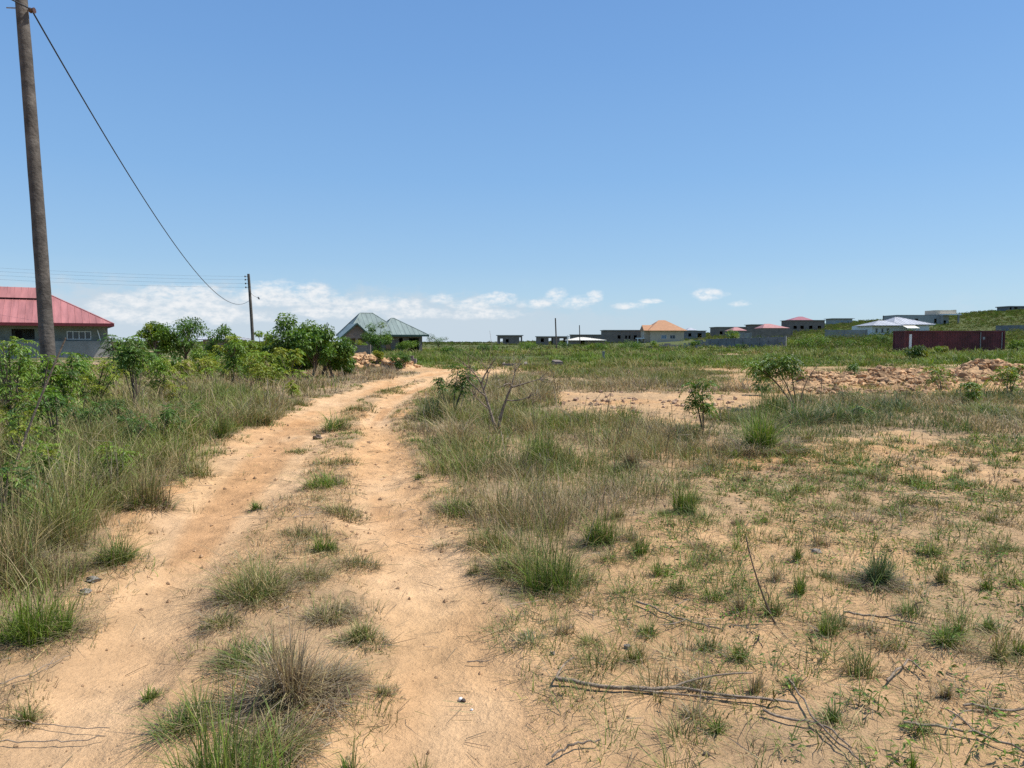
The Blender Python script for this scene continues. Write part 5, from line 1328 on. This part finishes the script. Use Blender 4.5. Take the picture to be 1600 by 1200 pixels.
    # right field
    GR = 'saplings right of the track'
    shrub(708, 652, 716, 563, 50, 'dark sapling at the right edge of the track', md, 3, 16, low=.6, group=GR, rachis=.2, leaflet=.085)
    shrub(694, 640, 688, 587, 24, 'small dark sapling left of the trackside sapling', md, 2, 7, low=.75, group=GR, rachis=.14, leaflet=.07)
    shrub(1100, 684, 1097, 586, 52, 'upright thin sapling in the middle of the right field', dict(mid=1, bright=.7, yellow=.4), 2, 15, low=.5, group=GR, rachis=.17, leaflet=.075)
    shrub(1243, 640, 1204, 550, 78, 'leaning sapling with a flat yellow green head', dict(mid=1, dark=.5, yellow=.5, bright=.6), 4, 30, low=.78, group=GR, rachis=.26, leaflet=.11, bare=2)
    shrub(1190, 618, 1190, 588, 40, 'low green shrub under the head of the leaning sapling', md, 3, 12, group=GR, rachis=.18, leaflet=.08)
    shrub(1335, 594, 1335, 568, 36, 'small shrub on the dug soil right of the leaning sapling', md, 3, 11, group=GR, rachis=.22, leaflet=.1)
    shrub(1470, 612, 1462, 567, 50, 'yellow green shrub rising from the dug soil', dict(mid=.7, bright=.9, yellow=.6), 3, 11, group=GR, rachis=.25, leaflet=.1)
    shrub(1515, 632, 1512, 596, 44, 'low shrub in front of the dug soil near the right edge', br, 3, 12, group=GR, rachis=.2, leaflet=.085)
    shrub(1578, 622, 1578, 570, 60, 'dense bright shrub at the right edge before the dug soil', dict(bright=1, mid=.4, yellow=.4), 4, 18, group=GR, rachis=.24, leaflet=.1)
    shrub(1345, 655, 1345, 636, 36, 'small bright weed in the grey green strip', br, 3, 9, group=GR, rachis=.15, leaflet=.07)
    shrub(1320, 625, 1330, 612, 40, 'low green weed before the dug soil centre', md, 3, 8, group=GR, rachis=.15, leaflet=.07)
    # bushes of the middle distance
    GB = 'bushes before the far walls'
    for a in [(1436, 562, 1436, 540, 36, 'dark bush with yellow top before the left end of the container', dict(dark=1, yellow=.25, mid=.5), 1500),
              (1467, 556, 1465, 541, 26, 'pale bush below the middle of the container', br, 1000),
              (1272, 546, 1266, 521, 56, 'large bright bush at the right end of the long grey wall', br, 3000),
              (1246, 545, 1243, 527, 30, 'smaller bush touching the right end of the long grey wall', br, 1300),
              (1160, 548, 1158, 538, 26, 'dark bush at the foot of the long grey wall', dk, 900),
              (1084, 548, 1084, 530, 18, 'narrow bush before the left end of the long grey wall', md, 800),
              (985, 548, 982, 531, 52, 'dark bush row piece left of the broken block wall', md, 2200),
              (1030, 545, 1028, 532, 26, 'small bush before the orange roofed house', br, 900),
              (940, 548, 935, 536, 46, 'low green bush below the cream metal roof', br, 1500),
              (1375, 540, 1370, 522, 50, 'dark bush left of the container below the villa', md, 2200),
              (1330, 545, 1325, 530, 50, 'bright low bush left of the dark villa bush', br, 1800),
              (1590, 550, 1590, 530, 30, 'bright bush right of the container', br, 1200),
              (830, 548, 826, 534, 50, 'low bush below the small lone unfinished house', br, 1600),
              (765, 552, 762, 538, 46, 'low dark bush left of the small lone unfinished house', md, 1300),
              (880, 545, 878, 535, 30, 'low bush at the foot of the taller thin pole', md, 900),
              (700, 555, 705, 540, 46, 'low green bush beyond the bend of the track', md, 1300)]:
        px, py, pc, pt, w, lab, wts, n = a
        tree(px, py, pc, pt, w, lab, wts, n, .03, max(6, n // 130), .22, name='bush', cat='bush', group=GB, trunks=2)
    tree(1140, 530, 1141, 515, 30, 'bright round tree behind the long grey wall', br, 1400, .1, 12, .4, name='bush', cat='bush', Y=150)
    tree(1415, 523, 1412, 514, 60, 'dark shrub belt piece directly before the villa', dk, 1400, .03, 14, .4, name='bush', cat='bush', Y=150)
    # bare forked dead shrub in the right grass
    x, y, z = G(777, 676); root = empty('dead_shrub', (x, y, z)); tag(root, 'bare grey forked dead shrub standing in the grass right of the track', 'dead shrub')
    s = y / F_PX
    def loc(px, py, dy=0): return np.array([PXX(px, y) - x, dy, PZ(py, y) - z])
    m = MB(); b0 = np.array([0, 0, -.05])
    for mid, end, r in ((loc(770, 655), loc(752, 600, .1), .036), (loc(782, 640), loc(800, 602, -.1), .036)):
        m.tube(bez(b0, mid, end, 8), np.linspace(r, r * .45, 8), 7, jitter=.2)
    m.build('trunk', M_DEADWOOD, root, smooth=True)
    for st, mid, end in (((752, 600), (742, 580), (722, 566)), ((755, 610), (765, 590), (762, 572)), ((800, 602), (795, 596), (786, 602)), ((800, 605), (830, 596), (862, 588)), ((795, 615), (805, 590), (806, 566)),
                         ((757, 618), (735, 600), (728, 590)), ((790, 625), (815, 630), (838, 612)), ((752, 600), (758, 580), (775, 560)), ((765, 640), (745, 625), (738, 610))):
        m = MB(); e = loc(*end, RNG.normal() * .1)
        m.tube(bez(loc(*st), loc(*mid), e, 6), np.linspace(.016, .005, 6), 5)
        for k in range(7): m.tube(bez(loc(*mid) * .6 + e * .4, e + RNG.normal(size=3) * .08, e + RNG.normal(size=3) * .2 + np.array([0, 0, .12]), 4), [.005, .004, .003, .002], 4)
        m.build('branch', M_DEADWOOD, root, smooth=True)
    # thin bare stem beside the leaning sapling
    x, y, z = G(1250, 636)
    m = MB(); e = np.array([PXX(1283, y) - x, 0, PZ(565, y) - z])
    m.tube(bez(np.array([0, 0, -.04]), np.array([0, 0, e[2] * .55]), e, 8), np.linspace(.014, .004, 8), 6)
    for k in range(4):
        f = e * RNG.uniform(.5, .9); f[0] *= .8; m.tube(bez(f, f + np.array([.05, 0, .1]), f + np.array([RNG.normal() * .25, RNG.normal() * .1, .3]), 4), [.006, .004, .003, .002], 4)
    o = m.build('bare_sapling', M_BARK, loc=(x, y, z)); tag(o, 'thin leafless sapling right of the leaning sapling', 'sapling')
    x, y, z = G(1330, 640) if False else G(1281, 630)
    m = MB(); e = np.array([.03, 0, PZ(577, y) - z]); m.tube(bez(np.array([0, 0, -.04]), e * .5 + np.array([.03, 0, 0]), e, 7), np.linspace(.012, .004, 7), 6)
    o = m.build('bare_sapling', M_BARK, loc=(x, y, z)); tag(o, 'straight thin bare stem before the dug soil', 'sapling')
    # single standing twig in the right field
    x, y, z = G(1216, 975)
    m = MB(); e = np.array([PXX(1176, y) - x, .05, PZ(842, y) - z]); m.tube(bez(np.array([0, 0, -.03]), np.array([e[0] * .75, 0, e[2] * .45]), e, 10), np.linspace(.007, .003, 10), 6)
    for k in range(5):
        t = RNG.uniform(.3, .95); f = e * t; m.tube(bez(f, f + np.array([.01, 0, .03]), f + np.array([RNG.choice([-1, 1]) * .05, RNG.normal() * .02, .05]), 4), [.003, .002, .002, .0015], 4)
    o = m.build('standing_twig', M_BARK, loc=(x, y, z)); tag(o, 'thin dark twig standing upright in the right field', 'twig')

def ground_items():
    twig_line([(868, 1071), (960, 1082), (1060, 1085), (1200, 1103), (1245, 1106)], .0105, .005, 'fallen_branch', 'thick grey fallen branch lying across the sand right of the track', 'branch', side=((0, .10, .16, .03), (4, .5, -.10, .0), (7, .4, .10, .02), (9, .25, -.07, .01)), n=16)
    twig_line([(995, 945), (1035, 965), (1080, 978), (1130, 992)], .0065, .0035, 'fallen_branch', 'thin crooked grey branch behind the thick fallen branch', 'branch', side=((5, .16, .14, .03), (8, -.18, -.12, .02)))
    twig_line([(1318, 962), (1370, 970), (1438, 984)], .007, .004, 'fallen_branch', 'pale thin branch beside the ragged green tuft', 'branch', side=((6, .1, -.1, .05),))
    twig_line([(1228, 1065), (1270, 1130), (1310, 1170), (1352, 1204)], .0045, .003, 'fallen_twig', 'long thin pale twig slanting down to the bottom edge', 'twig')
    twig_line([(1192, 1120), (1240, 1132), (1290, 1142), (1330, 1180)], .006, .003, 'fallen_twig', 'dark bent twig crossing the long thin pale twig', 'twig')
    twig_line([(1412, 1138), (1470, 1146), (1530, 1155), (1620, 1192)], .006, .004, 'fallen_branch', 'dark branch lying in the bottom right corner', 'branch', side=((5, .2, .1, .02), (8, -.05, .14, .02)))
    twig_line([(862, 1192), (905, 1170), (938, 1168)], .005, .003, 'fallen_twig', 'short dark bent twig at the bottom edge right of the wheel track', 'twig')
    twig_line([(-20, 1164), (80, 1168), (165, 1158)], .003, .002, 'fallen_stalk', 'long thin stalk lying across the bottom left sand', 'stalk')
    twig_line([(-10, 1132), (60, 1138), (172, 1148)], .0025, .0018, 'fallen_stalk', 'pale stalk lying behind the long bottom left stalk', 'stalk')
    twig_line([(0, 1078), (50, 1060), (110, 1032)], .0035, .002, 'fallen_stalk', 'pale dry stalk by the big left edge tuft', 'stalk')
    twig_line([(730, 1040), (765, 1040)], .0035, .002, 'fallen_twig', 'tiny dark twig on the right wheel track beside the white stone', 'twig', n=6)
    twig_line([(1505, 1110), (1600, 1118)], .006, .005, 'fallen_branch', 'short dark stick at the right edge above the corner branch', 'branch', n=8)
    twig_line([(1385, 1075), (1420, 1040), (1445, 1062)], .006, .003, 'fallen_twig', 'arched brown twig below the ragged green tuft', 'twig', lift=.03)
    # long leaning pale stem in the left grass
    x, y, z = G(10, 760); m = MB(); e = np.array([PXX(95, y) - x, .1, PZ(528, y) - z])
    m.tube(bez(np.array([0, 0, -.03]), e * .5 + np.array([-.03, 0, .0]), e, 9), np.linspace(.014, .008, 9), 6)
    o = m.build('dead_stalk', M_DEADWOOD, loc=(x, y, z)); tag(o, 'long pale dry stem leaning right in front of the tall pole', 'stem')
    x, y, z = G(-12, 830); m = MB(); e = np.array([PXX(38, y) - x, .1, PZ(789, y) - z])
    m.tube(bez(np.array([0, 0, -.03]), e * .5 + np.array([0, 0, .03]), e, 6), np.linspace(.011, .006, 6), 6)
    o = m.build('dead_stalk', M_DEADWOOD, loc=(x, y, z)); tag(o, 'short pale broken stem at the left edge of the tall grass', 'stem')
    x, y, z = G(128, 775); m = MB()
    for ex, ey in ((118, 700), (155, 765)):
        e = np.array([PXX(ex, y) - x, 0, PZ(ey, y) - z + .03]); m.tube(bez(np.array([0, 0, .02]), e * .5 + np.array([-.02, 0, .02]), e, 6), np.linspace(.009, .005, 6), 6)
    o = m.build('dead_stalk', M_DEADWOOD, loc=(x, y, z)); tag(o, 'pale forked dry stem in the tall left grass', 'stem')
    # stones
    def stone(px, py, wpx, name, label, mat, fl=.6):
        x, y, z = G(px, py); r = wpx * y / F_PX / 2
        V = ICO * (1 + (vnoise(ICO[:, 0] * 2.6 + px, ICO[:, 1] * 2.6 + ICO[:, 2] * 2.1, 5)[:, None] - .5) * 1.1) * r * np.array([1, .8, fl]); V[:, 2] += r * fl * .55
        mb = MB(); mb.tris(V, ICO_T); o = mb.build(name, mat, loc=(x, y, z)); tag(o, label, 'stone'); return o
    x, y, z = G(722, 1096); r = .013
    root = empty('small_stone', (x, y, z), .5); tag(root, 'small half white half black stone on the right wheel track', 'stone')
    for dx, dy, m_, nm in ((-.004, .008, M_WHITE, 'pale_half'), (.003, -.008, M_DARK, 'dark_half')):
        V = ICO * (1 + (vnoise(ICO[:, 0] * 2 + dx * 90, ICO[:, 1] * 2 + ICO[:, 2], 6)[:, None] - .5) * .7) * r * np.array([.9, 1, .75]) + np.array([dx, dy, r * .55])
        mb = MB(); mb.tris(V, ICO_T); mb.build(nm, m_, root, smooth=True)
    stone(737, 1110, 5, 'pebble', 'tiny pale pebble beside the half white stone', M_WHITE)
    stone(863, 1023, 9, 'pebble', 'small dark pebble above the left end of the thick fallen branch', M_STONE, .8)
    stone(980, 1013, 11, 'pebble', 'small dark pebble in the sparse weed clump behind the thick branch', M_STONE, .8)
    stone(147, 908, 20, 'grey_stone', 'flat grey stone beside the big left edge tuft', M_STONE, .45)
    stone(134, 927, 19, 'grey_stone', 'smaller grey stone just below the flat grey stone', M_STONE, .5)
    stone(66, 872, 22, 'grey_stone', 'pale stone half hidden at the foot of the tall left grass', M_STONE, .6)
    stone(1275, 864, 22, 'grey_stone', 'pale flat stone in the weeds left of the rounded blue green tuft', M_STONE, .4)
    stone(497, 686, 13, 'earth_clod', 'dark earth clod at the foot of the far dark based tuft', M_BARK, .7)
    stone(1103, 1180, 11, 'earth_clod', 'dark clod at the bottom edge right of centre', M_BARK, .7)
    # heaps of dug soil, each one a thing made of its clods
    def heap(px, py, rx, ry, n, rmax, label, name='soil_heap', h=.0):
        h = h * 1.1 + .03
        x, y, z = G(px, py)
        n = int(n * 2.4); nn = n * 2; u = RNG.normal(size=(nn, 2)) * .5; u = u[np.hypot(u[:, 0], u[:, 1]) < 1.1][:n]
        xs, ys = x + u[:, 0] * rx, y + u[:, 1] * ry
        r = .025 + rmax * .95 * RNG.random(len(xs)) ** 3.2
        mb = MB(); gn = 64
        gu, gv = np.meshgrid(np.linspace(-1.25, 1.25, gn), np.linspace(-1.25, 1.25, gn)); gx, gy = x + gu * rx, y + gv * ry
        def shape(uu, vv):
            ax, ay = x + uu * rx, y + vv * ry
            bd = np.clip(1 - np.hypot(uu, vv) - (fbm(ax * 1.2, ay * 1.2, 141) - .5) * .9, 0, 1) ** .8
            return bd, (.16 + h) * bd * (.55 + .9 * fbm(ax * 1.7, ay * 1.7, 143)) + (.20 * (fbm(ax * 3.2, ay * 3.2, 145) - .45) + .12 * (vnoise(ax * 9, ay * 9, 148) - .5)) * np.sqrt(bd)
        body, top = shape(gu, gv)
        gz = hfun(gx, gy) - z + top - .03 * (body <= 0)
        gc = np.array((0.47, 0.29, 0.15)) * (.35 + 1.2 * fbm(gx * 3, gy * 3, 147))[..., None]
        ii = (np.arange(gn - 1)[:, None] * gn + np.arange(gn - 1)[None]).ravel(); qd = np.stack([ii, ii + 1, ii + gn + 1, ii + gn], 1)
        qd = qd[(body.ravel()[qd] > 0).any(1)]
        mb.quads(np.stack([gu * rx, gv * ry, gz], -1).reshape(-1, 3), qd, gc.reshape(-1, 3))
        ok = np.hypot((xs - x) / rx, (ys - y) / ry) < 1.1; xs, ys, r = xs[ok], ys[ok], r[ok]
        clods(mb, xs, ys, r, (0.43, 0.265, 0.14), .45, origin=(x, y, z), zoff=.2, lift=shape((xs - x) / rx, (ys - y) / ry)[1])
        o = mb.build(name, M_CLOD, loc=(x, y, z)); tag(o, label, 'soil heap', 'heaps of dug soil')
    heap(1250, 588, 1.7, 1.2, 90, .16, 'reddish soil heap right behind the leaning sapling')
    heap(1312, 596, 2.4, 1.4, 130, .17, 'low spread soil heap between the leaning sapling and the small shrub')
    heap(1388, 592, 1.4, 1.1, 80, .20, 'darker peaked soil heap left of the yellow green shrub', h=.12)
    heap(1425, 600, 1.9, 1.3, 100, .16, 'flat soil heap under the yellow green shrub')
    heap(1500, 594, 2.0, 1.3, 120, .17, 'wide soil heap right of the yellow green shrub')
    heap(1545, 580, 1.7, 1.1, 110, .20, 'highest soil heap near the right edge', h=.18)
    heap(1612, 585, 1.6, 1.2, 80, .20, 'soil heap cut by the right edge of the photo', h=.15)
    heap(1455, 584, 1.7, 1.0, 80, .15, 'soil heap behind the yellow green shrub')
    heap(560, 570, 1.7, 1.2, 110, .30, 'pale rubble heap below the block wall of the green roofed house', h=.2)
    heap(612, 572, 1.4, 1.0, 70, .24, 'small rubble heap beside the dark small bush left of the track', h=.1)
    # stray clods over the dug strip and the bare patches
    mb = MB()
    P = poly_world([(1225, 625), (1240, 585), (1700, 580), (1700, 622), (1400, 618)])
    x, y = scatter_poly(P, lambda x, y: 16 * sstep(.35, .6, fbm(x * .5, y * .5, 131)), 60000)
    clods(mb, x, y, .03 + .10 * RNG.random(len(x)) ** 2.5, (0.40, 0.25, 0.14), .4)
    P = poly_world([(850, 650), (860, 612), (1300, 605), (1130, 650)])
    x, y = scatter_poly(P, lambda x, y: 7 * sstep(.4, .6, fbm(x * .5, y * .5, 133)), 40000)
    clods(mb, x, y, .015 + .06 * RNG.random(len(x)) ** 2.5, (0.38, 0.25, 0.165), .3)
    o = mb.build('dug_soil_rubble', M_CLOD); tag(o, 'clods of reddish dug soil strewn across the right field', 'rubble', kind='stuff')

# ------------------------------------------------------------------ sky and sun
def sky():
    SUN_EL, SUN_AZ = R(57), R(80)      # azimuth clockwise from straight ahead
    w = bpy.data.worlds.new('World'); SC.world = w; w.use_nodes = True
    nt = w.node_tree; nt.nodes.clear()
    out = node(nt, 'ShaderNodeOutputWorld'); bg = node(nt, 'ShaderNodeBackground', Strength=SKY_STRENGTH)
    st = node(nt, 'ShaderNodeTexSky'); st.sky_type = 'NISHITA'; st.sun_disc = False
    st.sun_elevation = SUN_EL; st.sun_rotation = SUN_AZ; st.altitude = 50; st.air_density = 1.0; st.dust_density = .6; st.ozone_density = 2.2
    tc = node(nt, 'ShaderNodeTexCoord'); sep = node(nt, 'ShaderNodeSeparateXYZ'); nt.links.new(tc.outputs['Generated'], sep.inputs[0])
    def m(op, a, b=None, c=None, clamp=False):
        k = node(nt, 'ShaderNodeMath', operation=op); k.use_clamp = clamp
        for i, v in enumerate((a, b, c)):
            if v is None: continue
            if isinstance(v, (int, float)): k.inputs[i].default_value = v
            else: nt.links.new(v, k.inputs[i])
        return k.outputs[0]
    def smooth(v, a, b):
        k = node(nt, 'ShaderNodeMapRange', interpolation_type='SMOOTHSTEP'); nt.links.new(v, k.inputs['Value'])
        k.inputs['From Min'].default_value = a; k.inputs['From Max'].default_value = b; return k.outputs[0]
    X, Y, Z = sep.outputs
    hyp = m('SQRT', m('ADD', m('MULTIPLY', X, X), m('MULTIPLY', Y, Y)))
    el = m('MULTIPLY', m('ARCTAN2', Z, hyp), 57.2958); az = m('MULTIPLY', m('ARCTAN2', X, Y), 57.2958)
    cmb = node(nt, 'ShaderNodeCombineXYZ'); nt.links.new(az, cmb.inputs[0]); nt.links.new(m('MULTIPLY', el, 1.9), cmb.inputs[1])
    n1 = node(nt, 'ShaderNodeTexNoise', Scale=.55, Detail=8.0, Roughness=.62); n2 = node(nt, 'ShaderNodeTexNoise', Scale=.16, Detail=5.0, Roughness=.55)
    n3 = node(nt, 'ShaderNodeTexNoise', Scale=1.3, Detail=5.0, Roughness=.6)
    for n in (n1, n2, n3): nt.links.new(cmb.outputs[0], n.inputs['Vector'])
    a1 = m('SUBTRACT', n1.outputs['Fac'], .5); a2 = m('SUBTRACT', n2.outputs['Fac'], .5)
    def ang(px, py): return math.degrees(math.atan((px - 800) / F_PX)), math.degrees(math.atan((PY_H - py) / F_PX * math.cos(math.atan((px - 800) / F_PX))))
    # low haze bank of cloud along the left horizon
    lim = m('MULTIPLY', smooth(az, 22, -6), smooth(az, -46, -30))
    top = m('ADD', m('MULTIPLY', smooth(az, 16, -16), 1.5), 2.3)
    bank = smooth(m('ADD', m('SUBTRACT', top, el), m('MULTIPLY', a1, 4.0)), -.9, 1.3)
    bank = m('MULTIPLY', m('MULTIPLY', bank, lim), .9)
    # single puffs
    puffs = [(300, 455, 30, 9), (430, 448, 30, 8), (480, 456, 34, 9), (345, 490, 60, 10), (520, 485, 60, 8), (650, 488, 50, 7), (230, 492, 60, 9), (760, 490, 50, 6), (268, 466, 46, 15), (225, 470, 38, 10), (185, 480, 30, 9), (315, 470, 30, 9), (405, 462, 40, 12), (450, 458, 48, 15), (500, 466, 38, 11), (590, 474, 40, 9), (632, 478, 26, 9), (548, 478, 30, 8),
             (690, 466, 16, 6), (735, 476, 26, 7), (778, 466, 24, 8), (872, 462, 16, 9), (895, 470, 24, 8), (930, 462, 11, 6), (985, 477, 22, 4), (1105, 458, 21, 6), (1150, 475, 14, 4), (1015, 470, 18, 3), (350, 482, 24, 6), (835, 474, 22, 5)]
    tot = None
    for px, py, rx, ry in puffs:
        a0, e0 = ang(px, py); ra = math.degrees(rx / F_PX) * 1.2; re = math.degrees(ry / F_PX) * 1.35
        da = m('DIVIDE', m('SUBTRACT', az, a0), ra); de = m('DIVIDE', m('SUBTRACT', el, e0 - re * .15), re)
        q = m('SUBTRACT', 1.0, m('ADD', m('MULTIPLY', da, da), m('MULTIPLY', de, de)))
        tot = q if tot is None else m('MAXIMUM', tot, q)
    warp = m('ADD', tot, m('MULTIPLY', a1, 4.2))
    puff = smooth(warp, -.50, 1.2)
    puff = m('MULTIPLY', puff, smooth(n3.outputs['Fac'], .22, .66))
    # thin high wisps
    wis = m('MULTIPLY', smooth(m('ADD', n2.outputs['Fac'], m('MULTIPLY', a1, .4)), .52, .75), m('MULTIPLY', smooth(el, 6.5, 2.0), .22))
    hz = m('MULTIPLY', smooth(el, 9.0, 0.0), .42)
    def mix(fac, a, b):
        k = node(nt, 'ShaderNodeMix', data_type='RGBA')
        nt.links.new(fac, k.inputs[0])
        for s, v in ((6, a), (7, b)):
            if isinstance(v, tuple): k.inputs[s].default_value = v
            else: nt.links.new(v, k.inputs[s])
        return k.outputs[2]
    tint = node(nt, 'ShaderNodeMix', data_type='RGBA', blend_type='MULTIPLY'); tint.inputs[0].default_value = 1.0
    nt.links.new(st.outputs[0], tint.inputs[6]); tint.inputs[7].default_value = SKY_TINT
    s = 1 / SKY_STRENGTH / 2 ** EXPO
    rp = node(nt, 'ShaderNodeValToRGB'); er = rp.color_ramp; er.elements[0].position = 0.0; er.elements[1].position = 1.0
    for pos, c8 in ((0.0, (190, 212, 230)), (.10, (176, 206, 230)), (.20, (158, 195, 229)), (.42, (136, 181, 228)), (.70, (119, 166, 222)), (1.0, (106, 152, 213))):
        e = er.elements[0] if pos == 0 else er.elements[-1] if pos == 1 else er.elements.new(pos)
        e.color = tuple(((v / 255 + .055) / 1.055) ** 2.4 for v in c8) + (1,)
    nt.links.new(m('DIVIDE', el, 30.0, clamp=True), rp.inputs[0])
    sc_ = node(nt, 'ShaderNodeMix', data_type='RGBA', blend_type='MULTIPLY'); sc_.inputs[0].default_value = 1.0
    nt.links.new(rp.outputs[0], sc_.inputs[6]); sc_.inputs[7].default_value = (s, s, s, 1)
    grad = m('MULTIPLY', smooth(el, 60, 30), .78)
    c = mix(grad, tint.outputs[2], sc_.outputs[2])
    c = mix(m('MULTIPLY', hz, .3), c, (.50 * s, .655 * s, .80 * s, 1))
    c = mix(wis, c, (.62 * s, .72 * s, .84 * s, 1))
    c = mix(bank, c, (.585 * s, .68 * s, .77 * s, 1))
    c = mix(m('MULTIPLY', puff, .86), c, (.92 * s, .93 * s, .94 * s, 1))
    nt.links.new(c, bg.inputs[0]); nt.links.new(bg.outputs[0], out.inputs[0])
    ld = bpy.data.lights.new('sun', 'SUN'); ld.energy = SUN_STRENGTH; ld.angle = R(.53); ld.color = (1.0, .955, .88)
    lo = bpy.data.objects.new('sun', ld); COL.objects.link(lo)
    v = Vector((math.sin(SUN_AZ) * math.cos(SUN_EL), math.cos(SUN_AZ) * math.cos(SUN_EL), math.sin(SUN_EL)))
    lo.rotation_euler = v.to_track_quat('Z', 'Y').to_euler(); lo.location = (0, 0, 60)
SKY_STRENGTH, SUN_STRENGTH, EXPO = 0.10, 4.7, 0.4
SKY_TINT = (.86, 1.10, 1.28, 1)

sky()
terrain()
buildings()
poles()
field_grass()
field_weeds()
stalks()
litter()
far_cover()
plants()
ground_items()

vs = SC.view_settings
vs.view_transform = 'Standard'; vs.look = 'None'; vs.gamma = 1.0; vs.use_curve_mapping = False
vs.exposure = EXPO
SC.render.engine = 'CYCLES'
SC.cycles.max_bounces = 6; SC.cycles.diffuse_bounces = 3; SC.cycles.transmission_bounces = 4; SC.cycles.transparent_max_bounces = 4
SC.cycles.use_denoising = False
